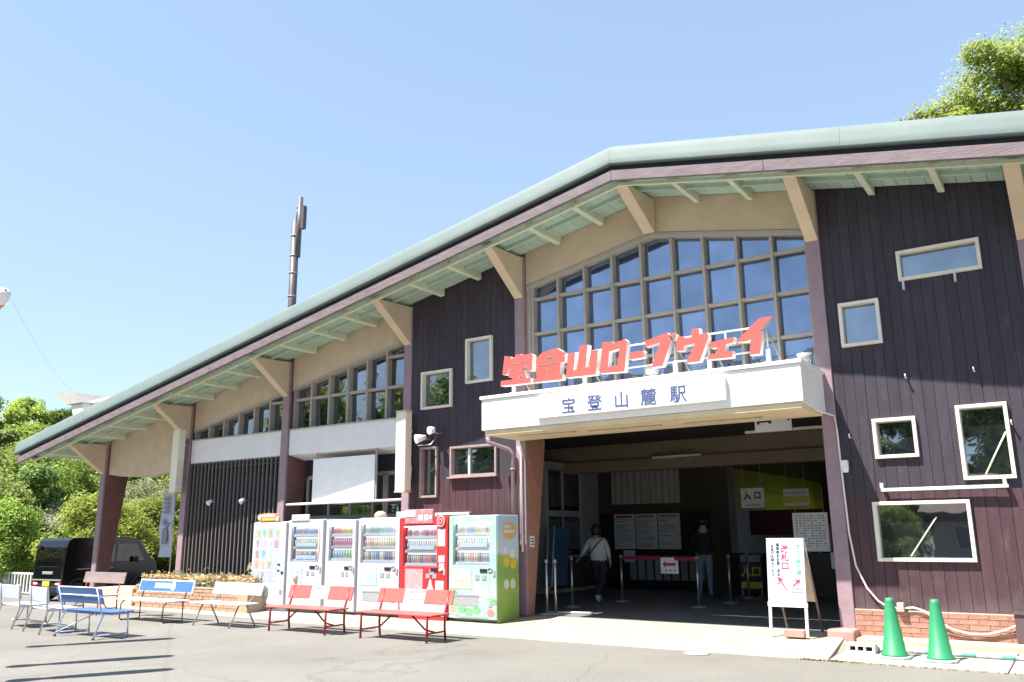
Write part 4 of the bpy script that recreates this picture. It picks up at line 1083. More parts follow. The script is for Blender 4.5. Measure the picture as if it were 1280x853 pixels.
# 1 ice cream machine (no display window: printed picture panels)
def ice_machine():
    x0, x1, h = -14.97, -13.90, 1.80; w = x1-x0
    t = thing('vending_machine', 'white ice cream vending machine at the far left with a round silver hatch', 'vending machine', (x0,-0.90,0.035), group='vending machines in a row by the wall')
    m = MB(); m.box(0,w,0.05,0.66,0.0,h); m.build('cabinet', K['vend'], t, bevel=0.01)
    m = MB(); m.box(0.05,w-0.05,0.1,0.62,-0.034,0.0); m.build('plinth', K['black'], t)
    m = MB(); m.box(0.02,w-0.02,0.0,0.049,0.07,h-0.015); m.build('door', K['vend'], t, bevel=0.008)
    m = MB(); m.box(0.09,w-0.25,-0.004,0.0,0.60,1.70); m.build('picture_panel', mat('pale_blue_print',(0.34,0.41,0.50),0.35,0.08,5,col2=(0.46,0.45,0.50)), t)
    CARD = [mat('card_%d' % i, c, 0.4, 0.05) for i, c in enumerate(((0.30,0.42,0.52),(0.46,0.36,0.38),(0.36,0.46,0.44),(0.44,0.42,0.48)))]
    pc = [PICT[i] for i in (2,0,4,3,1,6,7,4)]+[PASTEL_PINK]
    for r_ in range(5):
        for c in range(4):
            cx, cz = 0.185+c*0.195, 1.56-r_*0.215
            if r_ >= 2 and c == 3: continue
            m = MB(); mt = pc[(r_*4+c*3+r_) % len(pc)]
            if (r_+c) % 2: m.prism_xz([(cx-0.046,cz+0.05),(cx,cz-0.08),(cx+0.046,cz+0.05)], -0.008,-0.0045); 
            else: m.box(cx-0.042,cx+0.042,-0.008,-0.0045,cz-0.08,cz+0.03)
            m.disc_xz(cx, cz+0.04, 0.048, -0.009,-0.0045, 12)
            pic = m.build('ice_picture', mt, t)
            m = MB(); m.box(cx-0.088,cx+0.088,-0.0044,-0.0041,cz-0.085,cz+0.098); m.build('picture_card', CARD[(r_*3+c*2) % 4], pic)
            m = MB(); m.box(cx-0.05,cx+0.05,-0.007,-0.0045,cz-0.105,cz-0.09); m.build('price_tag', K['paper'], pic)
    m = MB(); m.disc_xz(w*0.44, 0.40, 0.115, -0.03, 0.0, 24, 0.145); m.build('pickup_hatch', K['steel'], t, bevel=0.01)
    m = MB(); m.box(0.1,w-0.3,-0.005,0.0,0.10,0.155); m.build('vent', K['gray'], t)
    for (a,b,c,d_) in ((0.80,0.86,0.92,0.95),(0.80,0.84,0.80,0.83),(0.90,0.95,0.75,0.80),(0.88,0.93,0.36,0.44)):
        m = MB(); m.box(w*a-0.01,w*b,-0.012,0.0,c,d_); m.build('slot', K['black'] if c > .7 else K['brownframe'], t)
    m = MB(); m.prism_xz([(0.16,h+0.005),(0.80,h+0.005),(0.82,h+0.07),(0.76,h+0.165),(0.45,h+0.18),(0.22,h+0.165),(0.14,h+0.07)],0.0,0.04); bo = m.build('top_banner', mat('salmon_print',(0.50,0.20,0.14),0.4,0.08), t, bevel=0.008)
    m = MB(); m.box(0.30,0.68,-0.006,-0.001,h+0.03,h+0.075); m.build('banner_stripe', K['plate'], bo)
    m = MB()
    for k in range(6): m.box(0.27+k*0.07,0.315+k*0.07,-0.006,-0.001,h+0.10,h+0.15)
    m.build('banner_print', K['paper'], bo)
    m = MB(); m.disc_xz(0.2,h+0.1,0.06,-0.008,-0.001,14); m.disc_xz(0.76,h+0.06,0.05,-0.008,-0.001,14); m.build('banner_dot', K['cream'], bo)
ice_machine()
T = vending(-13.855,-12.82,1.83,'white vending machine with blue shelf strips and an orange curve, second from the left',K['vend'],K['vend'],
  [dict(c=[3,1,1,6,0],n=13,h=0.25),dict(c=[1,2,1,2],n=13,h=0.17,panel=CAN[1]),dict(c=[5,7,4,0,6],n=14,h=0.15,bottle=False,panel=CAN[1])],(0.10,0.88,0.99,1.72),
  banner=[(0.10,0.62,1.80,1.93,K['vend'],None,None)])
m = MB(); pth = [(0.885+0.05*math.sin(a/10*PI),-0.004,1.72-a*0.07) for a in range(11)]; m.tube(pth,0.014,6); m.build('orange_curve', CAN[7], T)
m = MB(); m.box(0.10,0.48,-0.005,0.0,0.60,0.92); pp = m.build('poster', mat('poster_blue',(0.30,0.42,0.52),0.4,0.12,4,col2=(0.46,0.50,0.52)), T)
m = MB(); m.tube([(0.28,-0.008,0.62),(0.30,-0.008,0.75)],0.045,8); m.disc_xz(0.31,0.82,0.04,-0.012,-0.006,12); m.build('poster_print', CAN[0], pp)
T = vending(-12.755,-11.92,1.81,'white vending machine with pink packs and a small pink notice, third from left',K['vend'],K['vend'],
  [dict(c=[0,7,2,2],n=9,h=0.17,block=True),dict(c=[8],n=10,h=0.16,bottle=False),dict(c=[1,3],n=8,h=0.18,block=True,bottle=False)],(0.10,0.74,1.02,1.71))
m = MB(); m.box(0.12,0.52,-0.005,0.0,0.56,0.66); n_ = m.build('notice', K['paper'], T)
m = MB(); m.box(0.16,0.48,-0.008,-0.0055,0.59,0.63); m.build('notice_print', PASTEL_PINK, n_)
T = vending(-11.87,-10.79,1.83,'white vending machine with pale bottles, directly left of the red machine',K['vend'],K['vend'],
  [dict(c=[1,4,1,3,4],n=13,h=0.25),dict(c=[3,4,2,7,0,4],n=14,h=0.22),dict(c=[3,5,4,1,4],n=15,h=0.16,bottle=False)],(0.08,0.97,0.99,1.73),
  banner=None)
m = MB(); m.box(0.10,0.52,-0.005,0.0,0.58,0.92); pp = m.build('poster', mat('poster_sky',(0.25,0.36,0.48),0.4,0.2,3,col2=(0.46,0.48,0.46)), T)
t = thing('stone', 'rounded beige lump lying on top of the vending machine left of the red one', 'stone', (-11.55,-0.62,1.866))
m = MB(); m.lathe([(0.10,0),(0.13,0.03),(0.11,0.09),(0.05,0.125),(0.01,0.13)],12); m.build('lump', K['cream'], t)
T = vending(-10.785,-9.655,1.83,'red vending machine with a white wave and a pink header board',K['vendred'],K['vendred'],
  [dict(c=[5,6,0,4,8],n=13,h=0.24),dict(c=[2,3,1,4,6],n=14,h=0.2,panel=CAN[1]),dict(c=[5,7,2,1,0],n=15,h=0.15,bottle=False)],(0.07,0.87,0.94,1.66),lower='red',
  banner=[(0.12,0.80,1.70,1.96,mat('pink_header',(0.52,0.10,0.12),0.4,0.15,9,col2=(0.52,0.28,0.29)),None,None)])
m = MB(); m.box(0.13,0.38,-0.027,-0.021,1.83,1.94); m.box(0.45,0.56,-0.027,-0.021,1.76,1.86); m.box(0.60,0.69,-0.027,-0.021,1.76,1.86); m.box(0.72,0.78,-0.027,-0.021,1.78,1.85); m.build('header_print', K['paper'], T)
m = MB(); m.box(-0.12,0.10,0.02,0.06,1.80,1.93); m.build('side_card', mat('pale_green_card',(0.55,0.70,0.42),0.5,0.05), T)
PRT = mat('emblem_pink',(0.52,0.25,0.26),0.4,0.05)
for r1, y, mt in ((0.09,-0.03,K['vend']),(0.072,-0.034,K['vendred']),(0.05,-0.038,PRT),(0.02,-0.042,K['vendred'])):
    m = MB(); m.disc_xz(0.985,1.74,r1,y,y+0.012,24,r1*1.15); m.build('round_emblem', mt, T)
for a, b, c, d_, mt in ((0.90,1.07,1.30,1.60,K['vend']),(0.92,1.06,1.02,1.14,K['vend']),(0.94,1.05,0.88,1.0,CAN[4]),(0.14,0.56,0.55,0.90,mat('pink_poster',(0.50,0.14,0.17),0.4,0.35,22,col2=(0.5,0.44,0.44))),(0.86,1.04,0.52,0.70,K['paper']),(0.72,0.82,0.80,0.90,K['silver'])):
    m = MB(); m.box(a,b,-0.006,0.0,c,d_); m.build('sticker', mt, T)
m = MB(); m.prism_xz([(0.02,0.10),(1.11,0.10),(1.11,0.43),(0.8,0.455),(0.45,0.46),(0.15,0.44),(0.02,0.42)],-0.004,-0.0005); m.build('white_wave', K['vend'], T)
m = MB(); m.prism_xz([(0.62,0.46),(0.86,0.46),(0.78,0.62),(0.76,0.72),(0.72,0.72),(0.70,0.62)],-0.012,-0.0005); m.build('bottle_print', K['vend'], T)
m = MB(); m.box(0.12,0.42,-0.008,-0.0045,0.385,0.40); m.build('green_print', K['greenink'], T)
m = MB(); m.box(0.01,1.12,-0.014,0.0,0.0,0.085); m.build('kick_plate', K['vendred'], T)
# 6 mint machine with a meadow on its side
T = vending(-9.637,-8.582,1.83,'mint green vending machine nearest the entrance with a painted meadow on its side',K['vendmint'],K['vendmint'],
  [dict(c=[2,4,1,4,2],n=13,h=0.24),dict(c=[1,2,4,3,4],n=13,h=0.2,panel=CAN[1]),dict(c=[5,2,1,4,7],n=14,h=0.15,bottle=False)],(0.10,0.90,0.98,1.71))
m = MB(); m.box(0.08,0.52,-0.005,0.0,0.58,0.92); pp = m.build('poster', mat('poster_peach',(0.30,0.42,0.47),0.4,0.2,4,col2=(0.48,0.42,0.34)), T)
m = MB(); m.box(0.14,0.48,-0.008,-0.0055,0.72,0.86); m.build('poster_print', CAN[7], pp)
w_ = 1.055
LEAFP = mat('leaf_print',(0.17,0.38,0.20),0.4,0.2,9)
def meadow_mat():
    k = bpy.data.materials.new('meadow_print'); k.use_nodes = True
    t_ = k.node_tree; p = t_.nodes['Principled BSDF']; p.inputs['Roughness'].default_value = 0.4
    tc = t_.nodes.new('ShaderNodeTexCoord'); sx = t_.nodes.new('ShaderNodeSeparateXYZ'); t_.links.new(tc.outputs['Object'], sx.inputs[0])
    nz = t_.nodes.new('ShaderNodeTexNoise'); nz.inputs['Scale'].default_value = 3.2; nz.inputs['Detail'].default_value = 3; t_.links.new(tc.outputs['Object'], nz.inputs['Vector'])
    ad = t_.nodes.new('ShaderNodeMath'); ad.operation = 'MULTIPLY_ADD'; ad.inputs[1].default_value = 0.55; t_.links.new(nz.outputs[0], ad.inputs[0]); t_.links.new(sx.outputs[2], ad.inputs[2])
    mr = t_.nodes.new('ShaderNodeMapRange'); mr.inputs[1].default_value = 0.25; mr.inputs[2].default_value = 2.1; t_.links.new(ad.outputs[0], mr.inputs[0])
    rp = t_.nodes.new('ShaderNodeValToRGB'); e = rp.color_ramp.elements
    e[0].position = 0.0; e[0].color = (0.22,0.30,0.08,1); e[1].position = 1.0; e[1].color = (0.42,0.58,0.74,1)
    for ps, c in ((0.18,(0.20,0.36,0.07)),(0.34,(0.34,0.44,0.12)),(0.50,(0.22,0.40,0.10)),(0.64,(0.36,0.46,0.15)),(0.68,(0.55,0.66,0.72))):
        n = e.new(ps); n.color = (*c, 1)
    t_.links.new(mr.outputs[0], rp.inputs[0]); t_.links.new(rp.outputs[0], p.inputs['Base Color'])
    return k
m = MB(); m.box(w_+0.0005,w_+0.004,0.01,0.655,0.02,1.815); sp_ = m.build('side_print', meadow_mat(), T); sp_['label'] = 'side panel printed with a green meadow under a blue sky'
def disc_yz(m, x, cy, cz, r, rz=None, th=0.002, n=22):
    rz = rz or r
    return m.prism_yz([(cy+r*math.cos(2*PI*k/n), cz+rz*math.sin(2*PI*k/n)) for k in range(n)], x, x+th)
m = MB(); disc_yz(m, w_+0.0045, 0.37, 1.56, 0.215, 0.155); dd = m.build('gold_disc', mat('gold_print',(0.66,0.42,0.16),0.4,0.12,6), sp_)
m = MB()
for k in range(5): m.box(w_+0.007,w_+0.009,0.20+k*0.07,0.245+k*0.07,1.52,1.575)
for k in range(4): m.box(w_+0.007,w_+0.009,0.22+k*0.05,0.25+k*0.05,1.60,1.66)
m.build('disc_print', K['paper'], dd)
for cy, cz in ((0.27,0.66),(0.47,0.66)):
    m = MB(); disc_yz(m, w_+0.0045, cy, cz, 0.075, 0.085); m.build('round_print', mat('pale_print',(0.62,0.66,0.55),0.4,0.15,9), sp_)
for cy, cz, r_ in ((0.24,1.22,0.06),(0.45,1.17,0.075),(0.28,1.04,0.09),(0.48,1.0,0.09)):
    m = MB(); disc_yz(m, w_+0.0045, cy, cz, r_); m.build('flower_print', CAN[4] if cz > 1.1 else K['plate'], sp_)
for cx, cz, r_, mt in ((0.10,0.24,0.07,PICT[7]),(0.92,0.20,0.08,PICT[0]),(0.72,0.53,0.10,K['vend']),(0.2,0.15,0.05,PICT[3]),(0.85,0.47,0.06,PICT[4]),(0.45,0.20,0.09,LEAFP),(0.10,0.50,0.10,LEAFP),(0.30,0.25,0.09,LEAFP),(0.62,0.24,0.08,LEAFP),(0.97,0.38,0.07,LEAFP),(0.13,0.36,0.08,LEAFP)):
    m = MB(); m.disc_xz(cx,cz,r_,-0.0035,-0.0005,16,r_*0.8); m.build('dot_print', mt, T)
# ================================================================== BENCHES
def tube_obj(name, paths, r, mt, parent, n=7):
    for p in paths:
        m = MB(); m.tube(p, r, n); o = m.build(name, mt, parent)
    return o

PRINTPINK = mat('pink_print',(0.52,0.16,0.18),0.5,0.1,20)
def red_bench(loc, label):
    t = thing('bench', label, 'bench', loc, group='red benches before the vending machines')
    L = 1.52; h = 0.395
    m = MB(); m.box(-L/2,L/2,-0.24,-0.02,h-0.022,h); m.box(-L/2,L/2,-0.01,0.20,h-0.022,h); m.build('seat', K['benchred'], t, bevel=0.006)
    m = MB(); m.hexa([(-L/2,0.235,0.505),(L/2,0.235,0.505),(L/2,0.255,0.50),(-L/2,0.255,0.50),(-L/2,0.30,0.715),(L/2,0.30,0.715),(L/2,0.32,0.71),(-L/2,0.32,0.71)]); b = m.build('backrest', K['benchred'], t, bevel=0.005)
    m = MB(); m.hexa([(-0.21,0.231,0.507),(0.21,0.231,0.507),(0.21,0.236,0.507),(-0.21,0.236,0.507),(-0.21,0.296,0.713),(0.21,0.296,0.713),(0.21,0.301,0.713),(-0.21,0.301,0.713)]); pl = m.build('printed_panel', mat('pale_pink_panel',(0.62,0.52,0.52),0.5,0.06,8), b)
    m = MB()
    for row, z in enumerate((0.655,0.600,0.552)):
        for k in range(8):
            if (k*7+row*3) % 5 == 0: continue
            x0 = -0.17+k*0.043; hh = 0.030 if row == 0 else 0.018; w = 0.034 if (k+row) % 3 else 0.022
            y_ = lambda q: 0.231+(q-0.507)*0.3155-0.002
            m.add([(x0,y_(z),z),(x0+w,y_(z),z),(x0+w,y_(z+hh),z+hh),(x0,y_(z+hh),z+hh)],[(0,1,2,3)])
    m.build('panel_print', PRINTPINK, pl)
    for s in (-1,1):
        x = s*(L/2-0.10)
        tube_obj('leg', [[(x,-0.20,h-0.025),(x,-0.215,h-0.06),(x,-0.225,0.0)]], 0.019, K['tubered'], t)
        tube_obj('leg', [[(x,0.30,0.70),(x,0.20,h),(x,0.19,0.2),(x,0.21,0.0)]], 0.019, K['tubered'], t)
        tube_obj('side_rail', [[(x,-0.215,h-0.03),(x,0.19,h-0.03)],[(x,-0.22,0.13),(x,0.19,0.13)]], 0.014, K['tubered'], t)
        tube_obj('brace', [[(s*0.18,-0.02,h-0.03),(s*(L/2-0.3),-0.02,0.16),(x,-0.02,0.13)]], 0.015, K['tubered'], t)
    tube_obj('cross_bar', [[(-0.25,-0.02,h-0.03),(0.25,-0.02,h-0.03)]], 0.016, K['tubered'], t)
    return t
red_bench((-11.03,-2.88,0), 'left one of the two red benches, in front of the second and third vending machines')
red_bench((-8.96,-2.85,0), 'right one of the two red benches, in front of the red vending machine')

# pale bench with splayed legs
t = thing('bench', 'white bench with a blank pale back and splayed grey legs beside the brick planter', 'bench', (-13.06,-2.97,0))
L = 1.36; h = 0.40
m = MB(); m.box(-L/2,L/2,-0.24,0.0,h-0.02,h); m.box(-L/2,L/2,0.012,0.2,h-0.02,h); m.build('seat', mat('pale_blue_plank',(0.58,0.68,0.72),0.5,0.06,5), t, bevel=0.005)
m = MB(); m.hexa([(-L/2,0.235,0.52),(L/2,0.235,0.52),(L/2,0.255,0.52),(-L/2,0.255,0.52),(-L/2,0.29,0.72),(L/2,0.29,0.72),(L/2,0.31,0.72),(-L/2,0.31,0.72)]); m.build('backrest', mat('pale_blue_back',(0.60,0.72,0.78),0.5,0.04,5), t, bevel=0.005)
for s in (-1,1):
    x = s*0.50
    tube_obj('leg', [[(x-0.02,-0.06,h-0.02),(x-0.04,-0.24,0)]], 0.014, K['gray'], t); tube_obj('leg', [[(x+0.02,0.05,h-0.02),(x+0.06,0.24,0)]], 0.014, K['gray'], t)
    tube_obj('back_post', [[(x,0.10,h-0.02),(x,0.24,0.52),(x,0.28,0.68)]], 0.013, K['gray'], t)
    tube_obj('seat_rail', [[(x,-0.22,h-0.025),(x,0.2,h-0.025)]], 0.012, K['gray'], t)
# blue back bench
t = thing('bench', 'bench with a blue printed back, white seat and black tube legs before the brick planter', 'bench', (-15.05,-3.08,0))
L = 1.72
m = MB(); m.box(-L/2,L/2,-0.24,0.2,h-0.02,h); m.build('seat', K['paper'], t, bevel=0.006)
m = MB(); m.hexa([(-L/2,0.235,0.51),(L/2,0.235,0.51),(L/2,0.26,0.51),(-L/2,0.26,0.51),(-L/2,0.28,0.735),(L/2,0.28,0.735),(L/2,0.305,0.735),(-L/2,0.305,0.735)]); b = m.build('backrest', K['paper'], t, bevel=0.005)
m = MB(); m.hexa([(-L/2+0.03,0.231,0.528),(L/2-0.03,0.231,0.528),(L/2-0.03,0.24,0.528),(-L/2+0.03,0.24,0.528),(-L/2+0.03,0.2685,0.715),(L/2-0.03,0.2685,0.715),(L/2-0.03,0.2775,0.715),(-L/2+0.03,0.2775,0.715)]); pl = m.build('blue_panel', K['benchblue'], b)
m = MB()
for k in range(9):
    x0 = -0.34+k*0.055
    m.add([(x0,0.2405,0.585),(x0+0.036,0.2405,0.585),(x0+0.036,0.259,0.675),(x0,0.259,0.675)],[(0,1,2,3)])
    if k % 2 == 0:
        m.mi = 1; m.add([(x0+0.011,0.2445,0.61),(x0+0.025,0.2445,0.61),(x0+0.025,0.2535,0.652),(x0+0.011,0.2535,0.652)],[(0,1,2,3)]); m.mi = 0
cc = [(0.245+0.075*math.cos(a*PI/9), 0.625+0.078*math.sin(a*PI/9)) for a in range(18)]
m.add([(x, 0.231+(z-0.528)*0.2005-0.003, z) for x,z in cc], [tuple(range(18))])
m.build('panel_print', [K['paper'],K['benchblue']], pl)
for s in (-1,1):
    x = s*(L/2-0.18)
    tube_obj('leg', [[(x-0.02,0.2,h-0.03),(x-0.02,-0.14,h-0.03),(x-0.02,-0.21,h-0.09),(x-0.02,-0.22,0.04),(x-0.02,-0.18,0.012),(x-0.02,0.2,0.012),(x-0.02,0.2,h)]], 0.013, K['black'], t)
    tube_obj('back_post', [[(x,0.2,h-0.02),(x,0.24,0.51),(x,0.29,0.7)]], 0.012, K['black'], t)
# weathered brown back bench with red frame
t = thing('bench', 'old bench with a weathered grey-brown plank back and thin red frame behind the blue bench', 'bench', (-17.75,-2.75,gz(-17.75)), rz=0.02)
L = 1.5
m = MB(); m.box(-L/2,L/2,-0.24,0.2,h-0.02,h); m.build('seat', mat('pink_plank',(0.68,0.56,0.50),0.7,0.1,8), t, bevel=0.005)
m = MB(); m.hexa([(-L/2,0.235,0.60),(L/2,0.235,0.60),(L/2,0.26,0.60),(-L/2,0.26,0.60),(-L/2,0.28,0.82),(L/2,0.28,0.82),(L/2,0.305,0.82),(-L/2,0.305,0.82)]); m.build('backrest', K['oldwood'], t, bevel=0.005)
for s in (-1,1):
    x = s*(L/2-0.14)
    tube_obj('leg', [[(x,-0.2,h-0.02),(x,-0.22,0)]], 0.014, K['tubered'], t); tube_obj('leg', [[(x,0.29,0.8),(x,0.2,h),(x,0.22,0)]], 0.014, K['tubered'], t)
    tube_obj('brace', [[(s*0.2,0,h-0.02),(x,0,0.12)]], 0.011, K['tubered'], t)
    tube_obj('side_rail', [[(x,-0.21,0.12),(x,0.21,0.12)],[(x,-0.2,h-0.03),(x,0.2,h-0.03)]], 0.011, K['tubered'], t)
# blue slatted bench seen from behind
t = thing('bench', 'blue slatted bench on pale tube legs with its back to the camera', 'bench', (-13.63,-5.02,0), rz=PI+0.02)
L = 1.28
for y0, y1 in ((-0.26,-0.13),(-0.11,0.02),(0.04,0.17)):
    m = MB(); m.box(-L/2,L/2,y0,y1,h-0.025,h); m.build('seat_slat', K['bluewood'], t, bevel=0.006)
for z0 in (0.53,0.66):
    m = MB(); m.hexa([(-L/2,0.245+(z0-.5)*0.3,z0),(L/2,0.245+(z0-.5)*0.3,z0),(L/2,0.268+(z0-.5)*0.3,z0),(-L/2,0.268+(z0-.5)*0.3,z0),(-L/2,0.28+(z0-.5)*0.3,z0+0.105),(L/2,0.28+(z0-.5)*0.3,z0+0.105),(L/2,0.303+(z0-.5)*0.3,z0+0.105),(-L/2,0.303+(z0-.5)*0.3,z0+0.105)]); m.build('back_slat', K['bluewood'], t, bevel=0.005)
for s in (-1,1):
    x = s*(L/2-0.10)
    tube_obj('leg', [[(x,-0.22,h-0.03),(x,-0.24,0)]], 0.014, K['ltblue'], t)
    tube_obj('leg', [[(x,0.35,0.78),(x,0.24,h),(x,0.21,h-0.03),(x,0.34,0)]], 0.016, K['ltblue'], t)
    tube_obj('seat_rail', [[(x,-0.24,h-0.035),(x,0.22,h-0.035)]], 0.012, K['ltblue'], t)
    tube_obj('brace', [[(x,0.33,0.06),(s*0.1,-0.1,h-0.04)],[(x,-0.235,0.06),(x,0.33,0.06)]], 0.009, K['ltblue'], t)
    m = MB(); m.tube([(x,0.34,0),(x,0.335,0.03)],0.022,8); m.build('foot_cap', K['rubber'], t)
tube_obj('back_rail', [[(-L/2+0.1,0.315,0.655),(L/2-0.1,0.315,0.655)],[(-L/2+0.1,0.345,0.775),(L/2-0.1,0.345,0.775)]], 0.012, K['ltblue'], t)
# short pale benches, seen from behind
def pale_chair(loc, rz, label):
    t = thing('chair', label, 'chair', loc, rz, group='pale wide chairs at the left edge')
    L = 0.86; h = 0.40
    m = MB(); m.box(-L/2,L/2,-0.26,0.2,h-0.02,h); m.build('seat', mat('pale_laminate',(0.66,0.68,0.72),0.5,0.06,6), t, bevel=0.006)
    m = MB(); m.hexa([(-L/2,0.20,0.50),(L/2,0.20,0.50),(L/2,0.222,0.50),(-L/2,0.222,0.50),(-L/2,0.24,0.735),(L/2,0.24,0.735),(L/2,0.262,0.735),(-L/2,0.262,0.735)]); m.build('backrest', mat('grey_blue_back',(0.50,0.56,0.62),0.5,0.08,6), t, bevel=0.006)
    for s in (-1,1):
        x = s*(L/2-0.03)
        tube_obj('leg', [[(x,-0.22,h-0.03),(x,-0.25,h-0.06),(x,-0.26,0)]], 0.014, K['silver'], t)
        tube_obj('leg', [[(x,0.275,0.75),(x,0.22,h),(x,0.21,h-0.04),(x,0.31,0)]], 0.016, K['silver'], t)
        tube_obj('side_rail', [[(x,-0.25,h-0.03),(x,0.21,h-0.03)],[(x,-0.26,0.08),(x*0.98,0.02,0.1)]], 0.012, K['silver'], t)
    tube_obj('brace', [[(-L/2+.03,-0.25,0.08),(L/2-.03,-0.25,0.08)],[(-0.1,0.0,h-0.03),(0.1,0.05,0.1)]], 0.010, K['silver'], t)
pale_chair((-14.95,-5.02,0), PI-0.17, 'pale wide chair seen from behind, standing left of the blue slatted bench')
pale_chair((-16.28,-4.86,0), PI-0.08, 'pale wide chair cut off by the left edge of the picture')

# ================================================================== CONES AND SMALL THINGS ON THE WALKWAY
def cone(loc, label):
    t = thing('traffic_cone', label, 'cone', loc, group='green cones on the walkway')
    m = MB(); m.prism_xy([(-0.19,-0.13),(-0.13,-0.19),(0.13,-0.19),(0.19,-0.13),(0.19,0.13),(0.13,0.19),(-0.13,0.19),(-0.19,0.13)],0.0,0.03); m.build('base', K['conebase'], t, bevel=0.006)
    m = MB(); m.lathe([(0.155,0.031),(0.155,0.045),(0.135,0.06),(0.052,0.66),(0.046,0.70),(0.030,0.70),(0.026,0.66)],24); m.build('cone_body', K['cone'], t)
cone((-2.28,-1.43,0.025), 'left one of the two green traffic cones by the brown wall')
cone((-1.77,-1.46,0.025), 'right one of the two green traffic cones by the brown wall')
t = thing('concrete_block', 'white hollow concrete block lying on the walkway left of the cones', 'block', (-2.70,-1.20,0.03))
m = MB()
for a, b in ((-0.17,-0.14),(-0.065,-0.045),(0.03,0.05),(0.135,0.165)): m.box(a,b,-0.09,0.09,0.03,0.085)
m.box(-0.17,0.165,-0.09,0.09,0.085,0.115); m.box(-0.17,0.165,-0.09,0.09,0.0,0.03); m.box(-0.14,0.135,0.06,0.088,0.03,0.085); m.build('block_body', mat('white_concrete',(0.66,0.64,0.60),0.9,0.08,12,0.3,90), t)
m = MB(); m.box(-0.138,0.134,0.0,0.055,0.031,0.084); m.build('hole_shade', K['dark'], t)  # near-black filling paints the shade inside the block's holes
t = thing('barrier_pole', 'green and white striped pole lying on the walkway between the cones and the wall', 'pole', (-2.3,-1.0,0.06))
p0 = Vector((-2.42,-1.02,0.065)); p1 = Vector((0.1,-1.13,0.065)); n = 18
for k in range(n):
    a = p0.lerp(p1,k/n); b = p0.lerp(p1,(k+1)/n-0.001)
    m = MB(); m.tube([a,b],0.022,8); m.build('stripe', K['greenink'] if k%3==0 else K['vend'], t, world=True)
t = thing('stone', 'small grey stone by the striped pole beside the concrete block', 'stone', (-2.52,-1.05,0.03))
m = MB(); m.lathe([(0.05,0),(0.07,0.03),(0.05,0.07),(0.01,0.085)],8); m.build('stone_body', K['conc2'], t)

# ================================================================== PLANTER WITH FLOWERS
P = thing('planter', 'long low brick planter with faded flowers left of the vending machines', 'planter', (-16.5,-1.0,0))
m = MB(); m.box(-18.42,-14.52,-1.28,-0.4,-0.05,0.455); m.build('mortar_core', K['mortar'], P, world=True)
bm = MB(); bm.box(0.004,0.226,-0.02,0.05,0.004,0.066); pme = bm.mesh('brick', K['pbrick'])
for r_ in range(6):
    x = -18.42 - (0.115 if r_%2 else 0); z = 0.02 + r_*0.072
    while x < -14.60:
        inst('brick', pme, P, (x, -1.28+random.uniform(-.006,.006), z), world=True); x += 0.233
m = MB(); m.box(-14.80,-14.48,-1.33,-0.45,-0.02,0.40); m.build('end_pillar', mat('pillar_brown',(0.42,0.30,0.19),0.85,0.12,8,0.2), P, world=True, bevel=0.01)
m = MB(); m.box(-18.44,-14.50,-1.31,-0.4,0.456,0.485); m.build('coping', K['conc'], P, world=True, bevel=0.005)
t = thing('ramp_block', 'low smooth peach coloured concrete block left of the planter', 'block', (-19.5,-1.0,0))
m = MB(); m.hexa([(-20.6,-1.3,-0.2),(-18.56,-1.3,-0.1),(-18.56,-0.3,-0.1),(-20.6,-0.3,-0.2),(-20.6,-1.3,0.36),(-18.56,-1.3,0.40),(-18.56,-0.3,0.40),(-20.6,-0.3,0.36)]); m.build('block_body', mat('peach_concrete',(0.58,0.42,0.33),0.85,0.08,4,0.15), t, world=True, bevel=0.01)
# flowers: many small heads and leaves -> one mass
def scatter_leaves(n, fn, smin, smax, mats, up=0.0):
    """fn(k) -> point; returns a mesh builder full of small bent leaf faces"""
    P_ = np.array([fn(k) for k in range(n)])
    d1 = rng.normal(size=(n,3)); d1[:,2] *= 0.6; d1 /= np.linalg.norm(d1,axis=1)[:,None]
    d2 = rng.normal(size=(n,3)); d2 = np.cross(d1,d2); d2 /= np.linalg.norm(d2,axis=1)[:,None]
    s = rng.uniform(smin,smax,n)[:,None]
    nn = np.cross(d1,d2)
    v = np.stack([P_-d1*s, P_+d2*s*0.5+nn*s*0.15, P_+d1*s, P_-d2*s*0.5+nn*s*0.15],1).reshape(-1,3)
    return v
def leaf_mesh(name, v, mt, extra=None):
    n = len(v)//4
    me = bpy.data.meshes.new(name)
    me.vertices.add(len(v)); me.vertices.foreach_set('co', v.astype(np.float32).ravel())
    me.loops.add(n*4); me.loops.foreach_set('vertex_index', np.arange(n*4,dtype=np.int32))
    me.polygons.add(n); me.polygons.foreach_set('loop_start', np.arange(0,n*4,4,dtype=np.int32)); me.polygons.foreach_set('loop_total', np.full(n,4,dtype=np.int32))
    me.materials.append(mt); me.update(); me.validate()
    return me
v = scatter_leaves(2300, lambda k: (random.uniform(-18.35,-14.6), random.uniform(-1.25,-0.5), 0.49+abs(random.gauss(0,0.10))), 0.03, 0.07, None)
tag(inst('flower_leaves', leaf_mesh('flower_leaves', v, K['leafD']), None, (0,0,0)), kind='stuff')
v = scatter_leaves(2600, lambda k: (random.uniform(-18.35,-14.6), random.uniform(-1.28,-0.5), 0.56+random.uniform(0,0.15)), 0.025, 0.055, None)
tag(inst('flower_heads', leaf_mesh('flower_heads', v, K['flower']), None, (0,0,0)), kind='stuff')
t = thing('plant', 'leafy drooping green plant at the right end of the planter beside the ice cream machine', 'plant', (-15.0,-0.75,0.48))
m = MB(); m.tube([(0,0,0),(0.02,0,0.4),(0.0,0.02,0.7)],0.014,6); m.build('stem', K['bark'], t)
lm = MB()
lm.add([(0,0,0),(0.07,0.05,-0.03),(0.16,0,-0.12),(0.07,-0.05,-0.03)],[(0,1,2,3)])
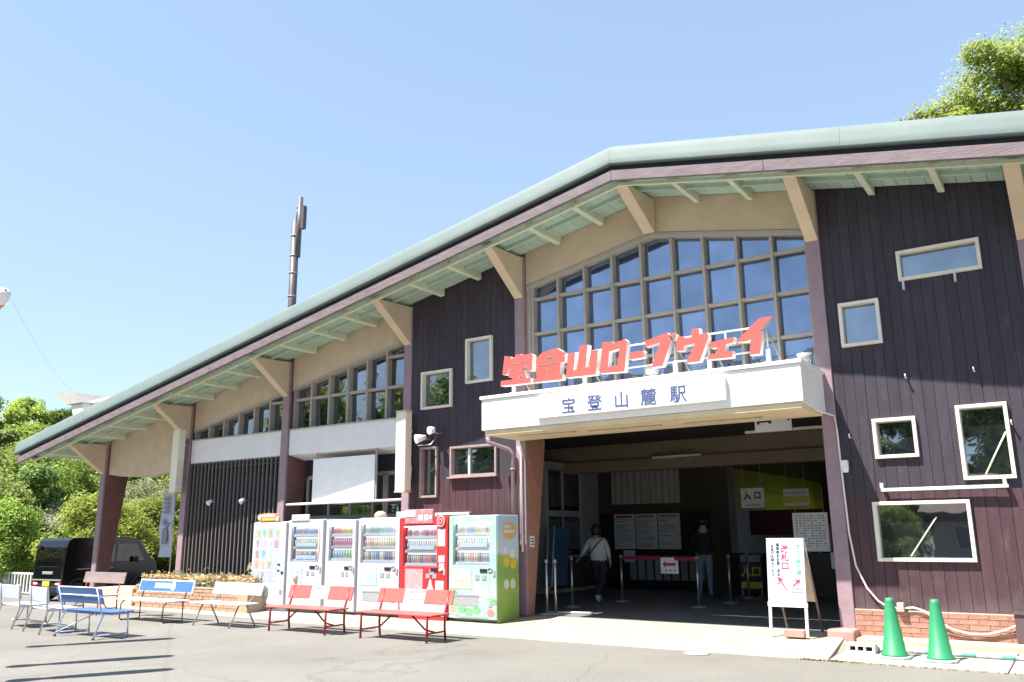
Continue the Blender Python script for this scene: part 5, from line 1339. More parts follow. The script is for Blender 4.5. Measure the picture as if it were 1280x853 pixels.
lme = lm.mesh('leaf', K['leafD'])
for k in range(46):
    a = random.uniform(0,2*PI); inst('leaf', lme, t, (0.05*math.cos(a),0.05*math.sin(a),random.uniform(0.08,0.72)), (random.uniform(-.4,.4),random.uniform(-.2,.6),a), scale=(random.uniform(.8,1.5),)*3)
# lights clipped on the screen
for x, lb in ((-17.55,'white spotlight clipped to the slatted screen, the left one'),(-16.35,'white spotlight clipped to the slatted screen, the right one')):
    f = thing('spotlight', lb, 'lamp', (x,-0.02,2.36), group='spotlights on the screen')
    m = MB(); m.tube([(0,0.05,0),(0,-0.08,0.0)],0.012,6); m.build('stem', K['gray'], f)
    m = MB(); m.tube([(0,-0.06,0.03),(-0.02,-0.16,-0.05)],[0.035,0.06],10); m.build('lamp_head', K['white'], f)

# ================================================================== BANNER, FENCE, VAN
t = thing('banner', 'tall pale blue banner with a grey figure print hanging from a pole behind the porch', 'banner', (-21.65,1.5,gz(-21.6)))
m = MB(); m.tube([(0.32,0,0),(0.32,0,2.95)],0.018,8); m.tube([(-0.28,0,2.90),(0.34,0,2.90)],0.012,6); m.build('pole', K['white'], t)
m = MB(); g = 8
for k in range(g+1):
    z = 1.10+1.78*k/g; y = 0.03*math.sin(k*1.3)
    m.v += [(-0.28+0.02*math.sin(k),y,z),(0.02,y+0.03,z),(0.29,y,z)]
for k in range(g):
    for c in range(2): m.f.append([k*3+c,k*3+c+1,k*3+c+4,k*3+c+3]); m.m.append(0); m.sm.append(True)
cl = m.build('cloth', mat('banner_cloth',(0.46,0.54,0.68),0.7,0.06,4,col2=(0.58,0.64,0.74)), t)
m = MB()
m.prism_xz([(-0.12,1.45),(0.10,1.45),(0.14,1.75),(0.02,1.92),(-0.12,1.85)],-0.045,-0.04); m.disc_xz(-0.05,2.05,0.08,-0.045,-0.04,12); m.prism_xz([(0.05,1.85),(0.2,2.02),(0.16,2.06),(0.02,1.92)],-0.0445,-0.0405)
for k in range(4): m.box(-0.12,0.12,-0.045,-0.04,2.30+k*0.12,2.37+k*0.12)
m.build('cloth_print', K['greyink'], cl)

FY = 2.35
t = thing('guard_fence', 'white railing fence with thin uprights left of the black van', 'fence', (-34,FY,-0.36))
m = MB(); m.box(-45,-28.6,FY-0.03,FY+0.03,0.34,0.40); m.build('top_rail', K['white'], t, world=True)
m = MB(); m.box(-45,-28.6,FY-0.02,FY+0.02,-0.28,-0.24); m.build('bottom_rail', K['white'], t, world=True)
pb = MB(); pb.box(-0.025,0.025,-0.02,0.02,0,0.62); pme = pb.mesh('upright', K['white'])
pb = MB(); pb.box(-0.045,0.045,-0.04,0.04,-0.2,0.80); pm2 = pb.mesh('fence_post', K['white'])
x = -45; k = 0
while x < -28.6:
    if k % 10 == 0: inst('fence_post', pm2, t, (x,FY,-0.36), world=True)
    else: inst('upright', pme, t, (x,FY,-0.26), world=True)
    x += 0.215; k += 1

# kei van: rear faces the camera side, nose away along +Y. local: x across (right +), y forward
def van():
    t = thing('van', 'black boxy van parked behind the first pink column with its rear towards the camera', 'van', (-26.85,1.05,-0.335), rz=0.10)
    Wd, Ln, Ht = 1.48, 3.40, 1.88
    h = Wd/2
    side = [(0.03,0.30),(0.0,0.55),(0.0,0.95),(0.05,1.60),(0.11,1.80),(0.25,1.88),(2.2,1.90),(2.50,1.86),(2.70,1.75),(3.06,1.26),(3.34,1.09),(3.40,0.80),(3.40,0.32)]
    arch = lambda cy: [(cy+0.33*math.cos(a),0.28+0.33*math.sin(a)) for a in [PI*k/8 for k in range(9)]]
    poly = side + [(3.1,0.24)] + arch(2.78) + arch(0.55)
    m = MB(); m.prism_yz(poly, -h, h)
    body = m.build('body', K['vanpaint'], t, bevel=0.035, seg=3)
    # rear glass, door details
    m = MB(); m.hexa([(-0.58,-0.006,1.02),(0.58,-0.006,1.02),(0.58,0.03,1.02),(-0.58,0.03,1.02),(-0.54,0.040,1.62),(0.54,0.040,1.62),(0.54,0.08,1.62),(-0.54,0.08,1.62)]); m.build('rear_window', K['glassC'], t, bevel=0.01)
    for (a,b,z0,z1) in ((0.40,1.05,1.12,1.64),(1.12,1.72,1.12,1.66),(1.80,2.86,1.14,1.68)):
        for s in (-1,1):
            m = MB(); top_b = b if b < 2 else 2.52
            m.prism_yz([(a,z0),(b,z0),(top_b,z1),(a+0.04,z1)], s*h-0.012 if s>0 else -h-0.004, s*h+0.004 if s>0 else -h+0.012); m.build('side_window', K['glassC'], t)
    m = MB(); m.hexa([(-0.62,2.47,1.75),(0.62,2.72,1.75),(0.62,2.60,1.72),(-0.62,2.60,1.72),(-0.66,3.06,1.31),(0.66,3.06,1.31),(0.66,2.92,1.28),(-0.66,2.92,1.28)]); m.build('windscreen', K['glassC'], t)
    for s in (-1,1):
        m = MB(); m.box(s*0.70,s*0.52,-0.012,0.05,0.46,0.60); m.build('tail_lamp', K['lampred'], t, bevel=0.008)
        m = MB(); m.box(s*0.64,s*0.44,-0.016,0.02,0.50,0.55); m.build('reflector', K['paper'], t)
        m = MB(); m.tube([(s*0.74,2.45,1.15),(s*0.82,2.46,1.18)],0.02,6); m.box(s*0.80,s*0.93,2.42,2.50,1.10,1.27); m.build('mirror', K['black'], t, bevel=0.01)
        m = MB(); m.box(s*h-0.004,s*h+0.012,0.45,1.7,0.93,0.955); m.build('side_rail', K['gray'], t)
        m = MB(); m.box(s*h-0.004,s*h+0.018,1.62,1.78,0.88,0.92); m.build('door_handle', K['black'], t)
    for s in (-1,1):
        for y_ in (1.08,1.76,2.62):
            m = MB(); m.box(s*h-0.002,s*h+0.002,y_-0.004,y_+0.004,0.36,1.70 if y_ < 2.5 else 1.12); m.build('door_seam', K['rubber'], t)
        m = MB(); m.tube([(s*(h+0.004),2.78+0.36*math.cos(a*PI/10),0.30+0.36*math.sin(a*PI/10)) for a in range(11)],0.012,5); m.build('wheel_arch', K['rubber'], t)
        m = MB(); m.tube([(s*(h+0.004),0.55+0.36*math.cos(a*PI/10),0.30+0.36*math.sin(a*PI/10)) for a in range(11)],0.012,5); m.build('wheel_arch', K['rubber'], t)
        m = MB(); m.box(s*0.69-0.004,s*0.69+0.004,-0.004,0.02,0.66,1.0); m.build('hatch_seam', K['rubber'], t)
    m = MB(); m.box(-0.74,0.74,-0.05,0.10,0.28,0.44); m.build('bumper', K['black'], t, bevel=0.02)
    m = MB(); m.box(-0.70,0.70,-0.03,0.03,0.615,0.655); m.build('trim_strip', K['silver'], t)
    m = MB(); m.box(-0.17,0.17,-0.03,0.0,0.45,0.60); m.build('number_plate', K['plate'], t)
    m = MB(); m.box(-0.25,0.25,-0.02,0.06,0.80,0.88); m.build('tailgate_handle', K['silver'], t, bevel=0.01)
    m = MB(); m.tube([(0.1,0.05,1.0),(-0.25,0.07,1.1),(-0.45,0.08,1.12)],0.012,6); m.build('wiper', K['black'], t)
    m = MB(); m.tube([(-0.50,0.1,1.68),(-0.55,0.0,1.62)],0.012,6); m.box(-0.66,-0.44,-0.03,0.01,1.56,1.66); m.build('rear_mirror', K['black'], t)
    for cy in (0.55,2.78):
        for s in (-1,1):
            w = thing('w','','',(0,0,0)); bpy.data.objects.remove(w)
            m = MB(); m.tube([(s*0.74,cy,0.28),(s*0.58,cy,0.28)],0.28,20); wo = m.build('wheel', K['tyre'], t, bevel=0.02)
            m = MB(); m.tube([(s*0.746,cy,0.28),(s*0.70,cy,0.28)],0.17,16); m.build('rim', K['silver'], wo)
    m = MB(); m.box(-0.6,0.6,0.2,3.2,0.16,0.30); m.build('underbody', K['black'], t)
van()
# ================================================================== A-BOARD AND HALL FURNITURE
t = thing('a_board', 'white standing sign with red 改札口 and green きっぷ売り場 lettering at the entrance', 'sign', (-3.80,-0.50,0.105), rz=-0.03)
tilt = 0.10
def onface(me, x, z):   # lettering on the tilted front face
    o = inst('lettering', me, AB, (x, -0.006+ (z-0.62)*tilt, z), (-math.atan(tilt),0,0)); return o
m = MB(); Wb = 0.54
m.hexa([(-0.27,-0.062+0.0,0.46),(0.27,-0.062,0.46),(0.27,-0.03,0.46),(-0.27,-0.03,0.46),(-0.27,0.0255,1.335),(0.27,0.0255,1.335),(0.27,0.0575,1.335),(-0.27,0.0575,1.335)])
AB = m.build('panel', mat('sign_face',(0.50,0.54,0.66),0.45,0.03,3,col2=(0.56,0.58,0.69)), t, bevel=0.004)
def fy(z): return -0.062 + (z-0.46)*0.1 - 0.0015
def put(s, size, mt, x, z, bold=0.0, vertical=True, pitch=1.0, rx=0):
    me = text_mesh(s, size, mt, bold, 0.002, vertical=vertical, pitch=pitch)
    return inst('lettering', me, AB, (x, fy(z), z), (-math.atan(0.1),rx,0))
put('改札口', 0.118, K['redink'], -0.005, 1.06, 0.0022, pitch=1.0)
put('きっぷ売り場', 0.072, K['greenink'], 0.185, 1.035, 0.0012, pitch=1.0)
put('乗車券をお買い求めの上', 0.052, K['ink'], -0.105, 0.98, 0.0008, pitch=1.0)
put('お並びお待ちください', 0.050, K['ink'], -0.185, 1.00, 0.0008, pitch=1.0)
m = MB()
for (x,z,w,hh) in ((0.085,1.16,0.05,0.07),(0.10,1.08,0.045,0.04),(0.09,0.98,0.02,0.03)): m.box(x-w/2,x+w/2,fy(z)-0.001,fy(z)+0.004,z-hh/2,z+hh/2)
m.build('faded_print', K['blueink'], AB)
m = MB()
for (x,z,w) in ((0.09,0.64,0.05),(0.17,0.64,0.10),(0.09,0.595,0.05),(0.17,0.595,0.10)): m.box(x-w/2,x+w/2,fy(z)-0.001,fy(z)+0.003,z-0.012,z+0.012)
m.build('price_print', K['greyink'], AB)
def arrow(x0,z0,x1,z1):
    d = Vector((x1-x0,0,z1-z0)).normalized(); n = Vector((-d.z,0,d.x))
    m = MB()
    def q(a): return [(p.x, fy(p.z)-0.002, p.z) for p in a]
    A = Vector((x0,0,z0)); C_ = Vector((x1,0,z1)); Bp = C_ - d*0.05
    m.add(q([A-n*0.006,Bp-n*0.012,Bp+n*0.012,A+n*0.006]),[(0,1,2,3)])
    m.add(q([C_,C_-d*0.09+n*0.055,C_-d*0.05+n*0.01,C_-d*0.05-n*0.01,C_-d*0.09-n*0.055]),[(0,1,2,3,4)])
    m.build('arrow', K['redink'], AB)
arrow(0.0,0.62,-0.11,0.80); arrow(0.09,0.67,0.20,0.77)
m = MB()
for a, b, c, d_ in ((-0.25,0.03,1.305,1.309),(-0.25,0.03,0.575,0.579),(-0.25,-0.246,0.575,1.309),(0.026,0.03,0.575,1.309)): 
    m.add([(a,fy(c)-0.001,c),(b,fy(c)-0.001,c),(b,fy(d_)-0.001,d_),(a,fy(d_)-0.001,d_)],[(0,1,2,3)])
m.build('border_line', mat('pink_line',(0.65,0.32,0.42),0.6,0.02), AB)
m = MB(); m.hexa([(-0.28,-0.075,0.39),(0.28,-0.075,0.39),(0.28,-0.035,0.39),(-0.28,-0.035,0.39),(-0.28,-0.068,0.455),(0.28,-0.068,0.455),(0.28,-0.028,0.455),(-0.28,-0.028,0.455)]); m.build('cross_bar', K['white'], t, bevel=0.004)
for s in (-1,1):
    m = MB(); m.hexa([(s*0.255-0.018,-0.10,0.0),(s*0.255+0.018,-0.10,0.0),(s*0.255+0.018,-0.065,0.0),(s*0.255-0.018,-0.065,0.0),(s*0.255-0.018,-0.065,0.389),(s*0.255+0.018,-0.065,0.389),(s*0.255+0.018,-0.03,0.389),(s*0.255-0.018,-0.03,0.389)]); m.build('leg', K['white'], t)
    m = MB(); m.tube([(s*0.255,0.06,1.33),(s*0.255,0.62,0.0)],0.017,6); m.build('rear_leg', K['oldwood'], t)
m = MB(); m.hexa([(-0.25,0.30,0.40),(0.25,0.30,0.40),(0.25,0.47,0.40),(-0.25,0.47,0.40),(-0.25,0.10,1.0),(0.25,0.10,1.0),(0.25,0.115,1.0),(-0.25,0.115,1.0)]); 
m = MB(); m.hexa([(-0.25,0.40,0.44),(0.25,0.40,0.44),(0.25,0.42,0.44),(-0.25,0.42,0.44),(-0.25,0.08,1.28),(0.25,0.08,1.28),(0.25,0.10,1.28),(-0.25,0.10,1.28)]); m.build('rear_panel', K['cream'], t)
t = thing('sandbag_block', 'pinkish block weighing down the foot of the white standing sign', 'block', (-3.72,-0.58,0.10))
m = MB(); m.box(-0.14,0.14,-0.06,0.06,0.0,0.10); m.build('block_body', K['pink'], t, bevel=0.008)

# notice boards on the back wall
for k, lb in enumerate(('leftmost of the three pale notice boards on the back wall with a pinkish head line','middle one of the three pale notice boards on the back wall','rightmost of the three pale notice boards on the back wall')):
    t = thing('notice_board', lb, 'board', (-10.40+k*0.635,7.5,1.12), group='notice boards on the back wall')
    m = MB(); m.box(-0.305,0.305,-0.02,0.02,0,0.90); bd = m.build('panel', K['paper'], t, bevel=0.02, seg=2)
    m = MB()
    for r_ in range(14):
        if random.random() < 0.2: continue
        z = 0.06+r_*0.053; w = random.uniform(0.25,0.5)
        for q in range(9):
            if q*0.056 < w: m.box(-0.26+q*0.056,-0.26+q*0.056+0.042,-0.024,-0.0205,z,z+0.026)
    m.mi = 1; m.box(-0.24,0.24,-0.024,-0.0205,0.80,0.86); m.build('print', [K['greyink'], K['redink'] if k==0 else K['greyink']], bd)
t = thing('notice', 'small white notice under the leftmost notice board', 'notice', (-10.28,7.48,0.93))
m = MB(); m.box(-0.16,0.16,-0.01,0.01,-0.14,0.16); m.build('sheet', K['paper'], t)
# curtain over the hatch
t = thing('curtain', 'grey patterned curtain hanging high on the back wall of the hall', 'curtain', (-9.72,7.4,2.27))
for x0, x1 in ((-0.98,0.02),(0.04,0.96)):
    m = MB(); n = 28
    for i in range(n+1):
        x = x0+(x1-x0)*i/n; y = 0.035*math.sin(i*1.15); 
        m.v += [(x,y,0),(x+0.01,y*0.8,1.04+0.02*math.sin(i*0.5))]
    for i in range(n): m.f.append([2*i,2*i+2,2*i+3,2*i+1]); m.m.append(0); m.sm.append(True)
    m.build('cloth', K['curtain'], t)
m = MB(); m.tube([(-1.05,0,1.07),(1.0,0,1.07)],0.015,6); m.build('rod', K['silver'], t)
# booth on the left
t = thing('booth', 'white wooden ticket booth with windows at the left of the hall', 'booth', (-12.2,6.2,0.118))
bx = -11.18
m = MB(); m.box(-14.6,bx,4.83,7.55,0.118,1.0); m.box(-14.6,bx,4.83,7.55,3.1,3.3); m.box(bx-0.12,bx,4.83,4.98,1.0,3.1); m.box(bx-0.10,bx,6.6,7.55,1.0,3.1); m.box(-14.6,bx-0.13,4.83,4.9,1.0,3.1); m.box(bx-0.08,bx-0.01,4.98,6.6,1.95,2.1)
m.build('booth_wall', K['booth'], t, world=True, bevel=0.006)
m = MB(); m.box(bx-0.06,bx-0.05,5.0,6.58,2.12,3.08); m.build('pane', K['glassB'], t, world=True)
m = MB(); m.box(bx-0.07,bx-0.02,5.68,5.74,2.11,3.09); m.box(bx-0.07,bx-0.02,5.68,5.74,1.01,1.94); m.build('sash_bar', K['booth'], t, world=True)
m = MB(); m.box(bx-0.06,bx-0.05,5.0,6.58,1.02,1.93); m.build('pane', K['glassB'], t, world=True)
m = MB(); m.box(bx+0.001,bx+0.006,5.0,7.4,0.2,0.95); m.build('booth_panel', K['wallin'], t, world=True)
t = thing('leaning_board', 'dark blue board with two white edge strips leaning against the booth', 'board', (-10.7,4.6,0.118), rz=0.35)
m = MB(); m.hexa([(-0.25,-0.32,0.25),(0.25,-0.32,0.25),(0.25,-0.29,0.25),(-0.25,-0.29,0.25),(-0.25,0.08,1.55),(0.25,0.08,1.55),(0.25,0.11,1.55),(-0.25,0.11,1.55)]); m.build('panel', mat('deep_blue_panel',(0.05,0.13,0.26),0.5,0.1), t)
for x in (-0.24,-0.10):
    m = MB(); m.tube([(x,-0.36,0.2),(x,0.07,1.6)],0.02,6); m.build('strip', K['white'], t)

# queue posts and belts
def post(x, y, lb):
    t = thing('queue_post', lb, 'post', (x,y,0.118), group='queue posts in the hall')
    m = MB(); m.lathe([(0.15,0),(0.15,0.012),(0.05,0.03),(0.03,0.035)],18); m.build('base', K['gray'], t)
    m = MB(); m.tube([(0,0,0.03),(0,0,0.90)],0.025,10); m.build('pole', K['steel'], t)
    m = MB(); m.tube([(0,0,0.90),(0,0,0.96)],0.032,10); m.build('belt_head', K['gray'], t)
for x, y, lb in ((-8.60,3.72,'queue post with the left end of the red belt'),(-6.62,3.08,'queue post with the right end of the red belt'),(-6.45,4.35,'queue post in front of the yellow sign on its left side'),
                 (-6.55,5.75,'queue post in front of the yellow sign on its right side'),(-8.82,2.0,'single queue post near the leaning board'),(-8.42,0.42,'left one of two queue posts close to the left entrance column'),(-8.30,0.52,'right one of two queue posts close to the left entrance column')):
    post(x,y,lb)
t = thing('queue_belt', 'red belt stretched between two queue posts in the hall', 'belt', (-7.6,3.4,1.0))
m = MB(); a = Vector((-8.60,3.72,0)); b = Vector((-6.62,3.08,0)); 
m.add([a+Vector((0,0,0.99)),b+Vector((0,0,0.99)),b+Vector((0,0,1.055)),a+Vector((0,0,1.055))],[(0,1,2,3)])
m.build('band', mat('red_belt',(0.36,0.015,0.05),0.6,0.08), t, world=True)
t = thing('arrow_sign', 'white card with a red arrow pointing left hanging on the red belt', 'sign', (-7.28,3.27,0.85))
m = MB(); m.box(-0.19,0.19,-0.012,0.0,-0.12,0.19); cdp = m.build('card', K['white'], t)
m = MB(); m.prism_xz([(-0.15,0.06),(-0.08,0.13),(-0.08,0.09),(0.14,0.09),(0.14,0.03),(-0.08,0.03),(-0.08,-0.01)],-0.016,-0.0125); m.build('arrow', K['redink'], cdp)
m = MB()
for x in (-0.07,0.02,0.11): m.box(x-0.02,x+0.02,-0.016,-0.0125,-0.08,-0.04)
m.build('print', K['greyink'], cdp)
t = thing('entrance_stand', 'dark floor stand with yellow 入口 lettering between two queue posts', 'sign', (-6.62,6.2,0.118))
m = MB(); m.box(-0.25,0.25,-0.02,0.02,0.15,0.95); m.build('panel', K['black'], t)
m = MB(); m.box(-0.24,0.24,-0.026,-0.0205,0.18,0.32); m.build('yellow_band', K['yellow'], t)
m = MB(); m.box(-0.22,0.22,-0.026,-0.0205,0.76,0.90); m.build('pale_band', K['greyink'], t)
inst('lettering', text_mesh('入口',0.24,K['yellow'],0.006,0.003), t, (0,-0.021,0.53))
for s in (-1,1):
    m = MB(); m.box(s*0.22-0.02,s*0.22+0.02,-0.18,0.18,0,0.03); m.box(s*0.22-0.02,s*0.22+0.02,-0.02,0.019,0.03,0.15); m.build('foot', K['gray'], t)
# hanging signs in the hall
t = thing('hanging_sign', 'white sign with black 入口 lettering hanging in the middle of the hall', 'sign', (-6.40,6.0,2.28))
m = MB(); m.box(-0.265,0.265,-0.02,0.02,-0.225,0.215); m.build('panel', K['paper'], t, bevel=0.004)
inst('lettering', text_mesh('入',0.19,K['ink'],0.008,0.003), t, (-0.12,-0.021,0.03)); inst('lettering', text_mesh('口',0.17,K['ink'],0.008,0.003), t, (0.12,-0.021,0.04))
m = MB(); m.box(-0.17,0.17,-0.024,-0.0205,-0.18,-0.15); m.build('print', K['greyink'], t)
tube_obj('hanger', [[(-0.2,0,0.215),(-0.2,0,0.75)],[(0.2,0,0.215),(0.2,0,0.75)]], 0.006, K['gray'], t)
t = thing('hanging_sign', 'yellow and pale sign with a blue line of print hanging right of the 入口 sign', 'sign', (-5.60,6.6,2.28))
m = MB(); m.box(-0.28,0.28,-0.02,0.02,-0.19,0.19); m.build('panel', K['paper'], t)
m = MB(); m.box(-0.27,0.27,-0.025,-0.0205,-0.12,0.03); m.build('yellow_band', mat('lime_band',(0.55,0.55,0.03),0.5,0.05), t)
m = MB()
for k in range(7): m.box(-0.24+k*0.07,-0.19+k*0.07,-0.025,-0.0205,0.07,0.13)
m.build('print', K['blueink'], t)
tube_obj('hanger', [[(-0.2,0,0.19),(-0.2,0,0.75)],[(0.2,0,0.19),(0.2,0,0.75)]], 0.006, K['gray'], t)
def paper(loc, w, hh, lb, rows, blue=False):
    t = thing('notice', lb, 'notice', loc)
    m = MB(); m.box(-w/2,w/2,-0.012,0.012,-hh/2,hh/2); pn = m.build('panel', mat('dim_blue_sheet',(0.35,0.48,0.70),0.5,0.1,6) if blue else K['paper'], t, bevel=0.004)
    m = MB()
    for r_ in range(rows):
        for c in range(8):
            if random.random() < 0.25: continue
            z = hh/2-0.05-(hh-0.1)*r_/rows; x = -w/2+w*0.08+c*w*0.108
            m.box(x,x+w*0.07,-0.016,-0.0125,z-0.012,z+0.008)
    m.build('print', K['greyink'], pn)
    tube_obj('hanger', [[(-w*0.4,0,hh/2),(-w*0.4,0,hh/2+0.5)],[(w*0.4,0,hh/2),(w*0.4,0,hh/2+0.5)]], 0.005, K['gray'], t)
paper((-4.18,4.6,2.42),0.40,0.56,'narrow pale notice hanging beside the right entrance column',9)
paper((-4.44,3.3,1.52),0.64,0.70,'large pale timetable board behind the white standing sign',13)
paper((-3.92,3.0,1.02),0.26,0.28,'small blue notice low beside the right entrance column',3,True)
for x, y, z, s, lb, wd in ((-4.34,1.2,3.37,'口へ','white sign with dark purple lettering hanging just under the canopy',0.62),(-3.19,1.2,3.33,'へ','white sign with a purple stroke hanging at the right end under the canopy',0.5)):
    t = thing('hanging_sign', lb, 'sign', (x,y,z))
    m = MB(); m.box(-wd/2,wd/2,-0.015,0.015,-0.19,0.25); m.build('panel', K['paper'], t)
    inst('lettering', text_mesh(s,0.30,K['purpleink'],0.012,0.003), t, (0.0 if len(s)>1 else -0.02,-0.016,0.06))
    tube_obj('hanger', [[(-wd*0.4,0,0.25),(-wd*0.4,0,0.5)],[(wd*0.4,0,0.25),(wd*0.4,0,0.5)]], 0.006, K['gray'], t)
t = thing('coat', 'magenta jacket hanging on the rail beside the timetable board', 'jacket', (-5.1,6.9,1.55))
m = MB(); m.lathe([(0.14,-0.42),(0.16,-0.2),(0.15,0.0),(0.08,0.08),(0.02,0.1)],10); m.tube([(-0.1,0,0.02),(-0.2,0,-0.3)],[0.06,0.04],8); m.tube([(0.1,0,0.02),(0.2,0,-0.3)],[0.06,0.04],8); m.build('jacket_body', mat('magenta_cloth',(0.42,0.02,0.10),0.8,0.15), t)
t = thing('floor_sun_strip', 'thin pale bar standing for a sunlit strip on floor beside the left entrance column', 'bar', (-8.05,0.75,0.14))
m = MB(); m.tube([(-0.5,-0.12,0),(0.36,0.1,0)],0.022,6); m.build('bar', K['white'], t)  # white tube stands in for a strip of sunlight on the floor

# ================================================================== PEOPLE
def person(name_label, loc, rz, J, edges, rad, paint, mats, group=None):
    """one continuous skinned surface; paint(co, nearest_joint) -> material index"""
    t = thing('person', name_label, 'person', loc, rz)
    me = bpy.data.meshes.new('body'); names = list(J); ix = {n:i for i,n in enumerate(names)}
    me.from_pydata([J[n] for n in names], [(ix[a],ix[b]) for a,b in edges], [])
    o = bpy.data.objects.new('body', me); COL.objects.link(o)
    sk = o.modifiers.new('skin','SKIN'); sk.use_smooth_shade = True
    for i, n in enumerate(names):
        r_ = rad[n]; r_ = r_ if isinstance(r_, tuple) else (r_, r_)
        me.skin_vertices[0].data[i].radius = r_
        me.skin_vertices[0].data[i].use_root = (n == 'pelvis')
    sb_ = o.modifiers.new('sub','SUBSURF'); sb_.levels = 2; sb_.render_levels = 2
    dg = bpy.context.evaluated_depsgraph_get(); dg.update()
    m2 = bpy.data.meshes.new_from_object(o.evaluated_get(dg)); bpy.data.objects.remove(o)
    for mt in mats: m2.materials.append(mt)
    JP = np.array([J[n] for n in names])
    for p in m2.polygons:
        c = np.array(p.center); k = names[int(np.argmin(((JP-c)**2).sum(1)))]
        p.material_index = paint(c, k); p.use_smooth = True
    b = bpy.data.objects.new('body', m2); COL.objects.link(b); b.parent = t
    return t
SKIN = mat('skin',(0.50,0.32,0.24),0.55,0.06); HAIR = mat('dark_hair',(0.018,0.014,0.012),0.5,0.2,30)
def hand(J, E_, R, s, wrist, d, curl):
    """palm, four fingers and a thumb continuing from a wrist joint"""
    w = Vector(wrist); d = Vector(d).normalized(); side = Vector((s*0.2,-1,0.1)); side = (side - d*side.dot(d)).normalized(); nrm = d.cross(side)
    J['palm'+str(s)] = tuple(w+d*0.045); R['palm'+str(s)] = (0.036,0.02); E_.append(('wrist'+str(s),'palm'+str(s)))
    for k, ln in enumerate((0.070,0.080,0.074,0.058)):
        b = w+d*0.085+side*(0.030-0.019*k); a1 = b+d*ln*0.5+nrm*curl*0.3; a2 = a1+d*ln*0.4+nrm*curl
        for q, pt, rr_ in (('a',b,0.0095),('b',a1,0.0085),('c',a2,0.007)): J['f%s%d%d'%(q,k,s)] = tuple(pt); R['f%s%d%d'%(q,k,s)] = rr_
        E_ += [('palm'+str(s),'fa%d%d'%(k,s)),('fa%d%d'%(k,s),'fb%d%d'%(k,s)),('fb%d%d'%(k,s),'fc%d%d'%(k,s))]
    b = w+d*0.03+side*0.036; e = b+d*0.035+side*0.02+nrm*curl*0.5
    J['t1%d'%s] = tuple(b); J['t2%d'%s] = tuple(e); R['t1%d'%s] = 0.011; R['t2%d'%s] = 0.009
    E_ += [('palm'+str(s),'t1%d'%s),('t1%d'%s,'t2%d'%s)]
def figure(pose):
    J = dict(pose); E_ = [('pelvis','belly'),('belly','chest'),('chest','neck'),('neck','jaw'),('jaw','skull'),('jaw','nose')]
    R = dict(pelvis=(0.165,0.12),belly=(0.15,0.105),chest=(0.175,0.12),neck=0.052,jaw=(0.068,0.075),skull=(0.083,0.095),nose=0.02)
    for s in (-1,1):
        S_ = str(s)
        E_ += [('chest','sho'+S_),('sho'+S_,'elb'+S_),('elb'+S_,'wrist'+S_),('pelvis','hip'+S_),('hip'+S_,'knee'+S_),('knee'+S_,'ank'+S_),('ank'+S_,'ball'+S_),('ball'+S_,'toe'+S_)]
        R.update({'sho'+S_:0.068,'elb'+S_:0.05,'wrist'+S_:0.028,'hip'+S_:0.105,'knee'+S_:0.072,'ank'+S_:0.055,'ball'+S_:(0.045,0.035),'toe'+S_:(0.038,0.024)})
        w = Vector(J['wrist'+S_]); e = Vector(J['elb'+S_]); hand(J, E_, R, s, w, w-e, 0.018)
    return J, E_, R
# woman walking away, leaning a little to the left
J, E_, R = figure({'pelvis':(0.02,0,0.83),'belly':(0.0,0.02,0.98),'chest':(-0.03,0.07,1.18),'neck':(-0.07,0.12,1.335),'jaw':(-0.085,0.15,1.41),'skull':(-0.09,0.155,1.50),'nose':(-0.10,0.255,1.44),
  'sho-1':(-0.21,0.06,1.245),'elb-1':(-0.36,0.06,1.03),'wrist-1':(-0.50,0.14,0.88),'sho1':(0.14,0.06,1.25),'elb1':(0.24,0.0,1.02),'wrist1':(0.22,0.12,0.84),
  'hip-1':(-0.075,0,0.78),'knee-1':(-0.07,0.14,0.44),'ank-1':(-0.06,0.10,0.09),'ball-1':(-0.06,0.20,0.045),'toe-1':(-0.06,0.27,0.04),
  'hip1':(0.11,0,0.78),'knee1':(0.09,0.02,0.45),'ank1':(0.05,-0.26,0.17),'ball1':(0.05,-0.19,0.055),'toe1':(0.05,-0.13,0.03)})
JACK = mat('pale_grey_jacket',(0.52,0.58,0.60),0.8,0.08,14,0.2,30); TROU = mat('black_trousers',(0.02,0.02,0.025),0.8,0.15,14); SHOE = mat('white_shoe',(0.72,0.70,0.66),0.6,0.06)
def paintF(c, k):
    if k[:3] in ('ank','bal','toe') and c[2] < 0.15: return 3
    if k in ('neck','jaw','skull','nose'): return 2
    if k[:4] in ('palm',) or k[:2] in ('fa','fb','fc','t1','t2') or (k.startswith('wrist')): return 2
    if k[:3] in ('sho','elb') or k in ('chest','belly') or c[2] > 0.86: return 0
    return 1
T = person('woman in pale grey jacket and black trousers walking into the hall', (-8.95,3.35,0.118), 0.12, J, E_, R, paintF, [JACK,TROU,SKIN,SHOE])
m = MB(); m.lathe([(0.02,0.115),(0.07,0.10),(0.105,0.04),(0.108,-0.02),(0.10,-0.09),(0.07,-0.13)],14,(-0.09,0.135,1.495)); m.build('hair', HAIR, T)
m = MB(); m.tube([(0.10,0.16,1.27),(0.10,0.02,1.30),(0.0,-0.085,1.18),(-0.14,-0.12,1.0),(-0.24,-0.06,0.86)],0.014,6); m.build('bag_strap', K['black'], T)
t = thing('shoulder_bag', 'black shoulder bag at the left hip of the woman in the pale jacket', 'bag', (-9.24,3.33,0.80))
